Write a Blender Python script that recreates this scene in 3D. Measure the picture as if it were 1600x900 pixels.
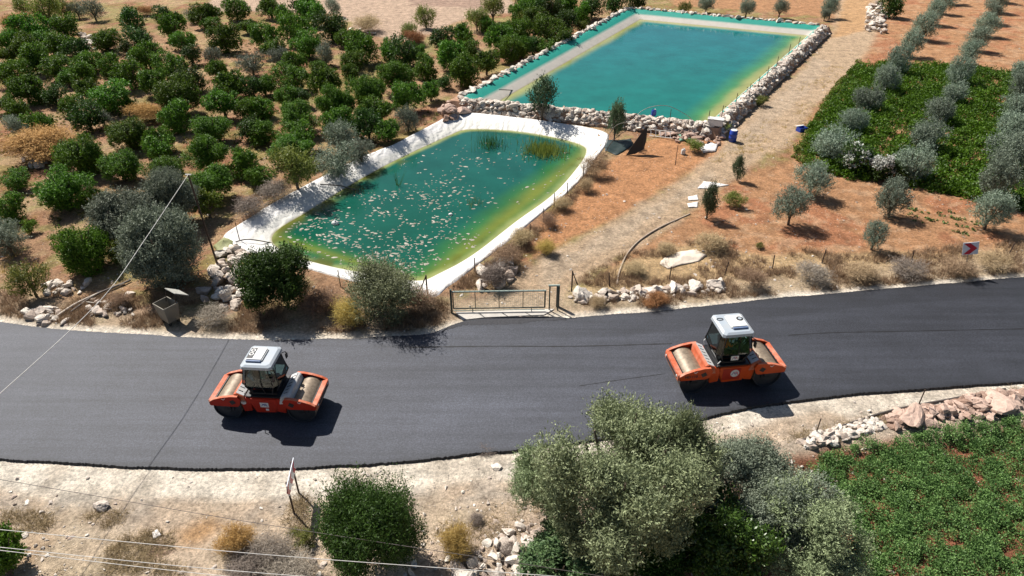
import bpy, bmesh, math, random
import numpy as np
from mathutils import Vector, Matrix, Quaternion
R = math.radians
for o in list(bpy.data.objects): bpy.data.objects.remove(o)
sc = bpy.context.scene
# ------------------------------------------------------------------ camera, world, sun, exposure
FOC, CAMH, PITCH = 1080.0, 20.0, math.atan(710/1080.0)
cam = bpy.data.cameras.new('camera'); camo = bpy.data.objects.new('camera', cam)
sc.collection.objects.link(camo); sc.camera = camo
camo.location = (0, 0, CAMH); camo.rotation_euler = (math.pi/2-PITCH, 0, 0)
cam.sensor_width = 36; cam.lens = 36*FOC/1600; cam.clip_end = 6000; cam.clip_start = .1
SUN_EL, SUN_AZ = R(51), R(136)          # azimuth measured from +x, direction TOWARDS the sun
sv = Vector((math.cos(SUN_AZ)*math.cos(SUN_EL), math.sin(SUN_AZ)*math.cos(SUN_EL), math.sin(SUN_EL)))
w = bpy.data.worlds.new('World'); sc.world = w; w.use_nodes = True
nt = w.node_tree; bg = nt.nodes['Background']
sky = nt.nodes.new('ShaderNodeTexSky'); sky.sky_type = 'NISHITA'; sky.sun_disc = False
sky.sun_elevation = SUN_EL; sky.sun_rotation = math.pi/2-SUN_AZ
nt.links.new(sky.outputs[0], bg.inputs[0]); bg.inputs[1].default_value = .05
sl = bpy.data.lights.new('sun', 'SUN'); sl.energy = 5.0; sl.angle = R(.5); sl.color = (1, .95, .88)
so = bpy.data.objects.new('sun', sl); sc.collection.objects.link(so)
so.rotation_euler = sv.to_track_quat('Z', 'Y').to_euler()
sc.view_settings.view_transform = 'Standard'; sc.view_settings.look = 'None'
sc.view_settings.exposure = 0.5; sc.view_settings.gamma = 1
sc.render.engine = 'CYCLES'
sc.cycles.max_bounces = 5; sc.cycles.diffuse_bounces = 1; sc.cycles.transparent_max_bounces = 12

# ------------------------------------------------------------------ helpers
cp, sp = math.cos(PITCH), math.sin(PITCH)
def at(x, y, z=0.0):
    u = (x-800)/FOC; v = (450-y)/FOC
    dy, dz = cp+v*sp, -sp+v*cp
    t = (CAMH-z)/-dz
    return (u*t, dy*t)
def A3(x, y, z=0.0):
    q = at(x, y, z); return Vector((q[0], q[1], z))
def poly(pts, z=0.0): return np.array([at(a, b, z) for a, b in pts])
def zdep(x, y, z): return y*cp+(CAMH-z)*sp
def tag(o, label=None, cat=None, group=None, kind=None):
    if label: o['label'] = label
    if cat: o['category'] = cat
    if group: o['group'] = group
    if kind: o['kind'] = kind
    return o
def link(o, parent=None):
    sc.collection.objects.link(o)
    if parent: o.parent = parent
    return o
def empty(name, loc, rz=0):
    o = bpy.data.objects.new(name, None); o.location = loc; o.rotation_euler = (0, 0, rz)
    o.empty_display_size = .3
    return link(o)
def npmesh(name, V, F, mats, tint=None, smooth=False, col=None, mi=None):
    V = np.asarray(V, dtype=np.float32); F = np.asarray(F, dtype=np.int32)
    me = bpy.data.meshes.new(name); k = F.shape[1]
    me.vertices.add(len(V)); me.vertices.foreach_set('co', V.ravel())
    me.loops.add(F.size); me.loops.foreach_set('vertex_index', F.ravel())
    me.polygons.add(len(F)); me.polygons.foreach_set('loop_start', np.arange(len(F), dtype=np.int32)*k)
    me.polygons.foreach_set('use_smooth', np.full(len(F), bool(smooth)))
    if mi is not None: me.polygons.foreach_set('material_index', np.asarray(mi, dtype=np.int32))
    me.update(calc_edges=True); me.validate()
    if tint is not None:
        a = me.attributes.new('tint', 'FLOAT', 'POINT'); a.data.foreach_set('value', np.asarray(tint, dtype=np.float32))
    if col is not None:
        a = me.attributes.new('col', 'FLOAT_COLOR', 'POINT')
        c = np.ones((len(V), 4), dtype=np.float32); c[:, :3] = col; a.data.foreach_set('color', c.ravel())
    for m in (mats if isinstance(mats, (list, tuple)) else [mats]): me.materials.append(m)
    return me
def mobj(name, me, parent=None, loc=(0, 0, 0), rz=0, scale=None):
    o = bpy.data.objects.new(name, me); o.location = loc; o.rotation_euler = (0, 0, rz)
    if scale: o.scale = scale
    return link(o, parent)
def bobj(name, bm, mat, parent=None, smooth=False, bevel=0, loc=(0, 0, 0)):
    if bevel:
        try: bmesh.ops.bevel(bm, geom=[e for e in bm.edges if e.calc_face_angle(0) > .5], offset=bevel, segments=2, affect='EDGES', clamp_overlap=True)
        except Exception: pass
    me = bpy.data.meshes.new(name); bm.to_mesh(me); bm.free()
    if smooth:
        for p in me.polygons: p.use_smooth = True
    me.materials.append(mat)
    return mobj(name, me, parent, loc)
def box(bm, c, s, rz=0, rx=0, ry=0):
    M = Matrix.Translation(Vector(c)) @ Matrix.Rotation(rz, 4, 'Z') @ Matrix.Rotation(ry, 4, 'Y') @ Matrix.Rotation(rx, 4, 'X') @ Matrix.Diagonal((s[0], s[1], s[2], 1))
    return bmesh.ops.create_cube(bm, size=1, matrix=M)
def cyl(bm, a, b, r, r2=None, seg=12, cap=True):
    a, b = Vector(a), Vector(b); d = b-a
    M = Matrix.Translation((a+b)/2) @ d.to_track_quat('Z', 'Y').to_matrix().to_4x4()
    return bmesh.ops.create_cone(bm, cap_ends=cap, segments=seg, radius1=r, radius2=r if r2 is None else r2, depth=d.length, matrix=M)
def tube(bm, pts, r, seg=6):
    pts = [Vector(p) for p in pts]; rings = []
    for i, p in enumerate(pts):
        d = (pts[min(i+1, len(pts)-1)]-pts[max(i-1, 0)]).normalized()
        q = d.to_track_quat('Z', 'Y'); rr = r[i] if isinstance(r, (list, tuple)) else r
        rings.append([bm.verts.new(p+q @ Vector((rr*math.cos(2*math.pi*k/seg), rr*math.sin(2*math.pi*k/seg), 0))) for k in range(seg)])
    for a, b in zip(rings, rings[1:]):
        for k in range(seg): bm.faces.new((a[k], a[(k+1) % seg], b[(k+1) % seg], b[k]))
    bm.faces.new(rings[0][::-1]); bm.faces.new(rings[-1])
def prism(bm, pts, y0, y1, ax='y'):
    def V(p, t): return (p[0], t, p[1]) if ax == 'y' else (p[0], p[1], t)
    a = [bm.verts.new(V(p, y0)) for p in pts]; b = [bm.verts.new(V(p, y1)) for p in pts]
    n = len(pts); fs = [bm.faces.new(a), bm.faces.new(b[::-1])]
    for i in range(n): fs.append(bm.faces.new((a[i], b[i], b[(i+1) % n], a[(i+1) % n])))
    bmesh.ops.recalc_face_normals(bm, faces=fs)
def catmull(pts, n=8, closed=False):
    P = [Vector(p) for p in pts]; out = []; m = len(P)
    for i in range(m if closed else m-1):
        g = (lambda k: P[k % m]) if closed else (lambda k: P[max(0, min(m-1, k))])
        p0, p1, p2, p3 = g(i-1), g(i), g(i+1), g(i+2)
        for j in range(n):
            t = j/n
            out.append(.5*((2*p1)+(p2-p0)*t+(2*p0-5*p1+4*p2-p3)*t*t+(3*p1-p0-3*p2+p3)*t**3))
    if not closed: out.append(P[-1])
    return out
_lat = np.random.RandomState(7).rand(256, 256)
def vn(x, y, s, seed=0):
    x = np.asarray(x, dtype=float)/s+seed*17.3+1000; y = np.asarray(y, dtype=float)/s+seed*31.7+1000
    xi, yi = np.floor(x).astype(int), np.floor(y).astype(int); fx, fy = x-xi, y-yi
    fx = fx*fx*(3-2*fx); fy = fy*fy*(3-2*fy)
    L = lambda a, b: _lat[a % 256, b % 256]
    return (L(xi, yi)*(1-fx)+L(xi+1, yi)*fx)*(1-fy)+(L(xi, yi+1)*(1-fx)+L(xi+1, yi+1)*fx)*fy
def fbm(x, y, s, seed=0, o=4):
    v = 0; a = .5; t = 0
    for i in range(o): v = v+a*vn(x, y, s/2**i, seed+i); t += a; a *= .55
    return v/t
def sdf(X, Y, P):      # negative inside
    X = np.asarray(X, dtype=float); Y = np.asarray(Y, dtype=float)
    d = np.full(X.shape, 1e18); ins = np.zeros(X.shape, bool); n = len(P)
    for i in range(n):
        ax, ay = P[i]; bx, by = P[(i+1) % n]; ex, ey = bx-ax, by-ay
        t = np.clip(((X-ax)*ex+(Y-ay)*ey)/(ex*ex+ey*ey+1e-12), 0, 1)
        d = np.minimum(d, (X-ax-t*ex)**2+(Y-ay-t*ey)**2)
        c = (ay > Y) != (by > Y)
        with np.errstate(divide='ignore', invalid='ignore'): xx = ax+(Y-ay)*ex/(ey if ey else 1e-12)
        ins ^= c & (X < xx)
    d = np.sqrt(d); return np.where(ins, -d, d)
def sm(v, a, b):
    t = np.clip((v-a)/(b-a), 0, 1); return t*t*(3-2*t)

# ------------------------------------------------------------------ materials
class NT:
    def __init__(s, name):
        s.m = bpy.data.materials.new(name); s.m.use_nodes = True; s.t = s.m.node_tree
        s.b = s.t.nodes['Principled BSDF']; s.out = s.t.nodes['Material Output']
    def n(s, k, **kw):
        x = s.t.nodes.new(k)
        for a, b in kw.items():
            if a.startswith('i_'): x.inputs[a[2:].replace('_', ' ')].default_value = b
            else: setattr(x, a, b)
        return x
    def l(s, a, b): s.t.links.new(a, b)
    def noise(s, scale, detail=4, rough=.6, vec=None):
        x = s.n('ShaderNodeTexNoise'); x.inputs['Scale'].default_value = scale; x.inputs['Detail'].default_value = detail; x.inputs['Roughness'].default_value = rough
        if vec is not None: s.l(vec, x.inputs['Vector'])
        return x.outputs[0]
    def ramp(s, f, stops):
        r = s.n('ShaderNodeValToRGB'); e = r.color_ramp.elements
        while len(e) < len(stops): e.new(.5)
        for q, (p, c) in zip(e, stops): q.position = p; q.color = (c if len(c) == 4 else (*c, 1)) if isinstance(c, tuple) else (c, c, c, 1)
        s.l(f, r.inputs[0]); return r.outputs[0]
    def mix(s, f, a, b, mode='MIX'):
        x = s.n('ShaderNodeMix', data_type='RGBA', blend_type=mode)
        for i, v in ((0, f), (6, a), (7, b)):
            if hasattr(v, 'is_linked') or hasattr(v, 'links'): s.l(v, x.inputs[i])
            else: x.inputs[i].default_value = v if i == 0 else ((*v, 1) if len(v) == 3 else v)
        return x.outputs[2]
    def bump(s, h, st=.5, dist=.05):
        b = s.n('ShaderNodeBump'); b.inputs['Strength'].default_value = st; b.inputs['Distance'].default_value = dist
        s.l(h, b.inputs['Height']); s.l(b.outputs[0], s.b.inputs['Normal'])
    def pos(s): return s.n('ShaderNodeNewGeometry').outputs['Position']
    def obj(s): return s.n('ShaderNodeTexCoord').outputs['Object']
    def attr(s, a): return s.n('ShaderNodeAttribute', attribute_name=a)
    def rough(s, v, spec=.5): s.b.inputs['Roughness'].default_value = v; s.b.inputs['Specular IOR Level'].default_value = spec
def flat(name, c, rough=.6, var=.25, scale=6, metal=0, spec=.5, dirt=None, bump=0):
    m = NT(name); o = m.obj(); f = m.noise(scale, 5, .6, o)
    lo = tuple(max(0, v*(1-var)) for v in c); hi = tuple(min(1, v*(1+var*.6)) for v in c)
    col = m.ramp(f, [(.3, lo), (.7, hi)])
    if dirt:
        f2 = m.ramp(m.noise(scale*.5, 6, .7, o), [(.45, 0.0), (.75, dirt[1])]); col = m.mix(f2, col, dirt[0])
    m.l(col, m.b.inputs['Base Color']); m.rough(rough, spec); m.b.inputs['Metallic'].default_value = metal
    if bump: m.bump(m.noise(scale*6, 5, .6, o), .6, bump)
    return m.m
def leafmat(name, c1, c2, trans=.3, rough=.55, spec=.3):
    m = NT(name); a = m.attr('tint').outputs['Fac']
    oi = m.n('ShaderNodeObjectInfo').outputs['Random']
    col = m.ramp(a, [(0.0, c1), (1.0, c2)])
    hs = m.n('ShaderNodeHueSaturation'); m.l(col, hs.inputs['Color'])
    mr = m.n('ShaderNodeMapRange'); mr.inputs[3].default_value = .7; mr.inputs[4].default_value = 1.3; m.l(oi, mr.inputs[0]); m.l(mr.outputs[0], hs.inputs['Value'])
    mr2 = m.n('ShaderNodeMapRange'); mr2.inputs[3].default_value = .478; mr2.inputs[4].default_value = .516; m.l(oi, mr2.inputs[0]); m.l(mr2.outputs[0], hs.inputs['Hue'])
    m.l(hs.outputs[0], m.b.inputs['Base Color']); m.rough(rough, spec)
    tr = m.n('ShaderNodeBsdfTranslucent'); m.l(hs.outputs[0], tr.inputs[0])
    ms = m.n('ShaderNodeMixShader'); ms.inputs[0].default_value = trans
    m.l(m.b.outputs[0], ms.inputs[1]); m.l(tr.outputs[0], ms.inputs[2]); m.l(ms.outputs[0], m.out.inputs[0])
    return m.m
# ground
def ground_mat():
    m = NT('ground_soil'); p = m.pos(); c = m.attr('col').outputs['Color']
    f1 = m.ramp(m.noise(1.3, 8, .7, p), [(.32, .60), (.5, 1.0), (.68, 1.32)])
    f2 = m.ramp(m.noise(7, 6, .8, p), [(.36, .55), (.5, 1.0), (.64, 1.4)])
    c = m.mix(1.0, c, f1, 'MULTIPLY'); c = m.mix(.9, c, f2, 'MULTIPLY')
    vo = m.n('ShaderNodeTexVoronoi'); vo.inputs['Scale'].default_value = 5.5; m.l(p, vo.inputs['Vector'])
    stone = m.ramp(vo.outputs['Distance'], [(.13, 1.0), (.2, 0.0)])
    pick = m.ramp(vo.outputs['Color'], [(.55, 0.0), (.62, 1.0)])
    k = m.mix(1.0, stone, pick, 'MULTIPLY'); k = m.mix(1.0, k, m.attr('peb').outputs['Color'], 'MULTIPLY')
    c = m.mix(k, c, (.66, .54, .44))
    m.l(c, m.b.inputs['Base Color']); m.rough(.95, .15)
    h = m.mix(.5, m.noise(4, 8, .75, p), m.noise(22, 4, .7, p)); m.bump(h, 1.0, .22)
    return m.m
M_ground = ground_mat()
def asphalt_mat():
    m = NT('asphalt'); p = m.pos(); c = m.attr('col').outputs['Color']
    f = m.ramp(m.noise(17, 3, .8, p), [(.34, .65), (.5, 1.0), (.64, 1.55)])
    f2 = m.ramp(m.noise(.5, 5, .6, p), [(.3, .86), (.7, 1.14)])
    mp = m.n('ShaderNodeMapping'); mp.inputs['Scale'].default_value = (.12, 2.2, 1); mp.inputs['Rotation'].default_value = (0, 0, R(-4)); m.l(p, mp.inputs[0])
    f3 = m.ramp(m.noise(1.2, 5, .6, mp.outputs[0]), [(.32, .78), (.68, 1.2)])
    for q in (f, f2, f3): c = m.mix(1.0, c, q, 'MULTIPLY')
    m.l(c, m.b.inputs['Base Color']); m.rough(.62, .5)
    m.bump(m.noise(40, 4, .8, p), .7, .02); return m.m
M_asph = asphalt_mat()
M_tar = flat('fresh_tar', (.012, .012, .014), .7)
def liner_mat(name, top, low, k=0):
    m = NT(name); p = m.pos(); a = m.attr('tint').outputs['Fac']
    c = m.ramp(a, [(0.0, top), (.45, top), (.62, low), (.93, low), (1.0, (.34, .30, .16))])
    d = m.ramp(m.noise(1.1, 7, .7, p), [(.3, .86), (.55, 1.0)]); c = m.mix(1.0, c, d, 'MULTIPLY')
    m.l(c, m.b.inputs['Base Color']); m.rough(.55, .4)
    wv = m.n('ShaderNodeTexWave'); wv.inputs['Scale'].default_value = .5; wv.inputs['Distortion'].default_value = 9; wv.inputs['Detail'].default_value = 4; wv.inputs['Detail Scale'].default_value = 1.6; m.l(p, wv.inputs[0])
    if k: m.bump(m.noise(2.5, 6, .7, p), .4, .05); return m.m
    m.bump(m.mix(.5, wv.outputs[0], m.noise(2.5, 6, .7, p)), .8, .07); return m.m
M_liner = liner_mat('white_liner', (.76, .74, .71), (.72, .70, .64))
M_liner2 = liner_mat('teal_liner', (.015, .27, .21), (.50, .46, .40), 1)
def water_mat():
    m = NT('pond_water'); p = m.pos(); c = m.attr('col').outputs['Color']
    f = m.ramp(m.noise(.35, 5, .65, p), [(.3, .82), (.7, 1.18)]); c = m.mix(1.0, c, f, 'MULTIPLY')
    m.l(c, m.b.inputs['Base Color']); m.rough(.06, .5); m.b.inputs['IOR'].default_value = 1.33
    m.bump(m.noise(2.2, 4, .65, p), .25, .03); return m.m
M_water = water_mat()
def rock_mat(name, c, c2):
    m = NT(name); p = m.pos(); a = m.attr('tint').outputs['Fac']
    col = m.ramp(a, [(0.0, c2), (.45, c), (1.0, tuple(min(.86, v*1.35) for v in c))])
    col = m.mix(.8, col, m.ramp(m.noise(5, 7, .75, p), [(.3, .55), (.55, 1.0), (.8, 1.2)]), 'MULTIPLY')
    st = m.ramp(m.noise(1.7, 5, .7, p), [(.56, 0.0), (.72, .6)]); col = m.mix(st, col, (.44, .26, .17))
    m.l(col, m.b.inputs['Base Color']); m.rough(.9, .2); m.bump(m.noise(9, 6, .7, p), .8, .06); return m.m
M_rock = rock_mat('limestone', (.66, .58, .50), (.46, .36, .29))
M_rockd = rock_mat('red_rock', (.50, .36, .29), (.30, .19, .14))
M_citrus = leafmat('citrus_leaf', (.012, .048, .004), (.17, .33, .028))
M_bright = leafmat('bright_leaf', (.05, .11, .015), (.22, .30, .03))
M_dark = leafmat('dark_leaf', (.012, .036, .006), (.08, .155, .022))
M_olive = leafmat('olive_leaf', (.06, .08, .05), (.33, .375, .27), .2)
M_olive2 = leafmat('young_olive_leaf', (.09, .125, .085), (.38, .46, .34), .2)
M_oliveb = leafmat('tall_olive_leaf', (.06, .085, .035), (.44, .50, .27), .22)
M_crop = leafmat('crop_leaf', (.016, .065, .005), (.15, .36, .02))
M_crop2 = leafmat('vegetable_leaf', (.016, .05, .010), (.22, .34, .10))
M_dry = leafmat('dry_twig', (.22, .15, .09), (.62, .46, .28), .2, .8, .1)
M_dryg = leafmat('grey_twig', (.14, .11, .09), (.42, .36, .30), .2, .8, .1)
M_gold = leafmat('golden_grass', (.28, .18, .05), (.62, .45, .16), .3, .8, .1)
M_rust = leafmat('rust_twig', (.26, .13, .05), (.62, .36, .15), .2, .8, .1)
M_ygr = leafmat('yellow_green_leaf', (.07, .11, .02), (.28, .30, .06))
M_flower = leafmat('white_flower', (.5, .52, .45), (.8, .8, .74))
M_bark = flat('bark', (.14, .105, .075), .9, .4, 9, bump=.02)
M_post = flat('rusty_post', (.085, .055, .04), .8, .4, 10)
M_wire = flat('cable_white', (.62, .60, .56), .5)
M_wired = flat('cable_dark', (.10, .085, .075), .6)

# ------------------------------------------------------------------ outlines of the place
far_px = [(-160,474),(-80,488),(0,502),(60,510),(120,516),(250,524),(400,530),(500,530),(560,528),(660,522),(700,510),(725,503),(800,500),(860,495),(895,497),(960,491),(1050,484),(1200,467),(1400,450),(1600,432),(1760,418)]
near_px = [(-160,700),(-80,708),(0,715),(100,723),(200,729),(300,731),(430,730),(540,727),(650,718),(800,703),(900,690),(1000,673),(1090,655),(1180,636),(1300,619),(1400,610),(1500,603),(1600,595),(1760,583)]
ZR = .10
FAR = poly(far_px, ZR); NEAR = poly(near_px, ZR)
ROADP = np.vstack([FAR, NEAR[::-1]])
out1 = [(690,187),(718,176),(780,180),(860,190),(935,203),(948,218),(925,252),(900,285),(840,335),(760,398),(705,437),(672,458),(600,446),(520,427),(440,404),(375,385),(355,368),(375,350),(465,297),(560,248),(620,223)]
wat1 = [(700,213),(730,203),(790,204),(850,212),(905,226),(915,240),(893,273),(860,307),(805,347),(740,397),(690,425),(655,438),(600,431),(525,418),(465,402),(435,387),(425,374),(437,357),(485,328),(555,285),(620,250)]
Z1, ZW1 = .22, -.42
O1 = poly(out1, Z1); W1 = poly(wat1, ZW1)
Z2, ZW2 = .9, .05
c2 = [(722,152),(985,13),(1283,40),(1112,192)]
O2 = poly(c2, Z2)
def inset(P, ds):
    n = len(P); L = []
    for i in range(n):
        a, b = P[i], P[(i+1) % n]; d = (b-a)/np.linalg.norm(b-a); nn = np.array([d[1], -d[0]])
        if sdf(*((a+b)/2+nn*.1), P) > 0: nn = -nn
        L.append((a+nn*ds[i], d))
    out = []
    for i in range(n):
        (p, d), (q, e) = L[i-1], L[i]
        t = np.linalg.solve(np.array([d, -e]).T, q-p); out.append(p+d*t[0])
    return np.array(out)
W2 = inset(O2, [2.1, 2.0, .9, .8])
FIELD = poly([(1235,712),(1290,697),(1350,690),(1420,680),(1500,668),(1600,655),(1800,640),(1900,1200),(1000,1200),(1040,860),(1150,760)])
def H(X, Y):
    X = np.asarray(X, dtype=float); Y = np.asarray(Y, dtype=float)
    rd = sdf(X, Y, ROADP)
    z = (fbm(X, Y, 5, 3)-.5)*.30*sm(rd, .4, 4)+(fbm(X, Y, 1.2, 5)-.5)*.10*sm(rd, .2, 1.5)
    z = z-.35*sm(sdf(X, Y, FIELD)*-1, -.3, .8)
    q = sdf(X, Y, O1); z = z*(1-.9*sm(-q, -2.5, 0))+.12*sm(-q, -1.2, -.3); z = np.where(q < -.25, z-2.2*sm(-q, .25, .9), z)
    q = sdf(X, Y, O2); z = z*(1-.9*sm(-q, -3, -1)); z = np.where(q < -.3, z-2.5*sm(-q, .3, 1.2), z)
    z = np.where(rd < .1, -.02, z)
    return z
def Hs(x, y): return float(H(np.array([x]), np.array([y]))[0])
def G3(px, py, dz=0):
    x, y = at(px, py, 0); z = Hs(x, y); x, y = at(px, py, z); return Vector((x, y, z+dz))

# ------------------------------------------------------------------ ground
def axis(parts):
    out = []
    for a, b, s in parts: out += list(np.arange(a, b, s))
    return np.array(out+[parts[-1][1]])
def build_ground():
    gx = axis([(-2500, -300, 400), (-300, -84, 24), (-84, -34, .6), (-34, 34, .24), (34, 84, .6), (84, 300, 24), (300, 2500, 400)])
    gy = axis([(-600, 2, 60), (2, 10, 1), (10, 44, .22), (44, 118, .45), (118, 300, 14), (300, 3500, 320)])
    X, Y = np.meshgrid(gx, gy); nx, ny = len(gx), len(gy)
    Z = H(X, Y)
    n1 = fbm(X, Y, 7, 11); n2 = fbm(X, Y, 2.2, 21); n3 = fbm(X, Y, .8, 31); n4 = fbm(X, Y, 20, 41)
    jit = (n2-.5)*2.4+(n3-.5)*1.0
    C = np.zeros(X.shape+(3,))
    C[:] = (.38, .225, .13)
    def put(mask, c): C[:] = C*(1-mask[..., None])+np.array(c)*mask[..., None]
    put(sm(n1, .45, .62)*.8, (.30, .125, .07)); put(sm(n2, .50, .64)*.6, (.48, .35, .19)); put(sm(n1*.5+n3*.5, .50, .60)*.55, (.25, .26, .08))
    peb = .5+.5*(n2 > .5)
    def zone(px, c, soft=.7, k=1.0, z=0):
        q = sdf(X, Y, poly(px, z))+jit*soft; mk = sm(-q, -.3, .5)*k; put(mk, c); return mk
    zone([(330,-40),(620,-40),(800,-40),(800,20),(740,25),(640,65),(560,50),(520,20),(330,18)], (.50, .36, .26), .8)
    zone([(600,-40),(800,-40),(760,14),(640,8)], (.36, .24, .18), .8, .8)
    for a in ([(1130,285),(1230,250),(1300,120),(1330,115),(1385,0),(1395,-60),(1900,-60),(1900,405),(1500,425),(1300,440),(1180,445),(900,455),(960,410),(1060,345)], [(1030,-60),(1330,-60),(1315,30),(1200,18),(1050,8)]):
        zone(a, (.44, .235, .12), .5)
    q = np.zeros(X.shape)
    for a in ([(1130,285),(1230,250),(1300,120),(1330,115),(1385,0),(1395,-60),(1900,-60),(1900,405),(1500,425),(1300,440),(1180,445),(900,455),(960,410),(1060,345)],):
        k = sm(-sdf(X, Y, poly(a)), 0, 1); put(k*sm(n2, .5, .62)*.6, (.40, .155, .08)); put(k*sm(n3, .56, .66)*.5, (.55, .36, .22))
    zone([(955,243),(1005,218),(1100,205),(1140,225),(1130,245),(1050,290),(960,345),(880,385),(830,402),(840,355),(900,300),(930,265)], (.50, .25, .12), .45)
    zone([(735,490),(790,440),(850,395),(900,368),(965,338),(1050,285),(1120,235),(1180,160),(1250,110),(1295,60),(1320,-40),(1385,-40),(1372,60),(1335,112),(1270,170),(1235,230),(1170,262),(1135,290),(1060,345),(965,405),(905,450),(875,490)], (.50, .36, .235), .45)
    zone([(840,400),(900,385),(960,350),(1050,300),(1110,262),(1120,275),(1060,315),(980,370),(900,420),(850,450)], (.46, .38, .29), .5, .45)
    zone([(1210,150),(1270,90),(1300,95),(1260,150),(1200,200),(1160,240),(1130,240)], (.47, .38, .29), .6, .4)
    zone([(1300,60),(1330,-40),(1375,-40),(1350,50)], (.52, .30, .14), .4, .8)
    zone([(870,478),(900,440),(1000,402),(1100,372),(1200,402),(1380,392),(1480,398),(1800,345),(1800,430),(1200,468)], (.52, .37, .20), .6, .85)
    # verges of the road
    rd = sdf(X, Y, ROADP); mid = np.interp(X, NEAR[:, 0], NEAR[:, 1]); below = Y < mid+.5
    low = sm(-rd, -60, -.5)*below
    put(sm(low, .2, .5), (.62, .48, .35)); put(sm(low, .2, .5)*sm(n1, .42, .62)*.7, (.52, .42, .27)); put(sm(low, .2, .5)*sm(n2, .54, .68)*.55, (.47, .30, .17))
    far_v = (~below)*sm(-rd, -3.2, -1.2); put(far_v*.8, (.50, .39, .27))
    wn = np.where(below, 1.5+(n1-.5)*3.6, .38+(n2-.5)*.8)
    sh = sm(-rd, -wn-.35, -wn+.25); put(sh*.97, (.86, .77, .64))
    put(sm(-rd, -4.2, -2.6)*below*sm(n2, .42, .56)*.5, (.58, .48, .37))
    put(sm(-rd, -2.6, -2.0)*(1-sm(-rd, -1.5, -1.1))*below*sm(n3, .4, .55)*.45, (.40, .36, .31))
    zone([(270,830),(330,805),(350,820),(310,850),(280,852)], (.50, .28, .12), .15, .8)
    zone([(235,852),(255,845),(262,862),(235,872)], (.34, .12, .08), .1, .8)
    zone([(880,800),(700,820),(640,900),(700,1000),(900,1000)], (.55, .42, .32), .4, .7)
    put(sm(-sdf(X, Y, FIELD)+jit*.3, -.2, .5), (.30, .125, .07))
    m = NT; peb = np.clip(peb*(1-sh*.7), 0, 1)
    idx = np.arange(nx*ny).reshape(ny, nx)
    F = np.stack([idx[:-1, :-1], idx[:-1, 1:], idx[1:, 1:], idx[1:, :-1]], -1).reshape(-1, 4)
    me = npmesh('ground', np.stack([X, Y, Z], -1).reshape(-1, 3), F, M_ground, col=C.reshape(-1, 3), smooth=True)
    a = me.attributes.new('peb', 'FLOAT_COLOR', 'POINT'); pc = np.repeat(peb.reshape(-1, 1), 4, 1).astype(np.float32); a.data.foreach_set('color', pc.ravel())
    tag(mobj('ground', me), kind='structure')
build_ground()

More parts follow.
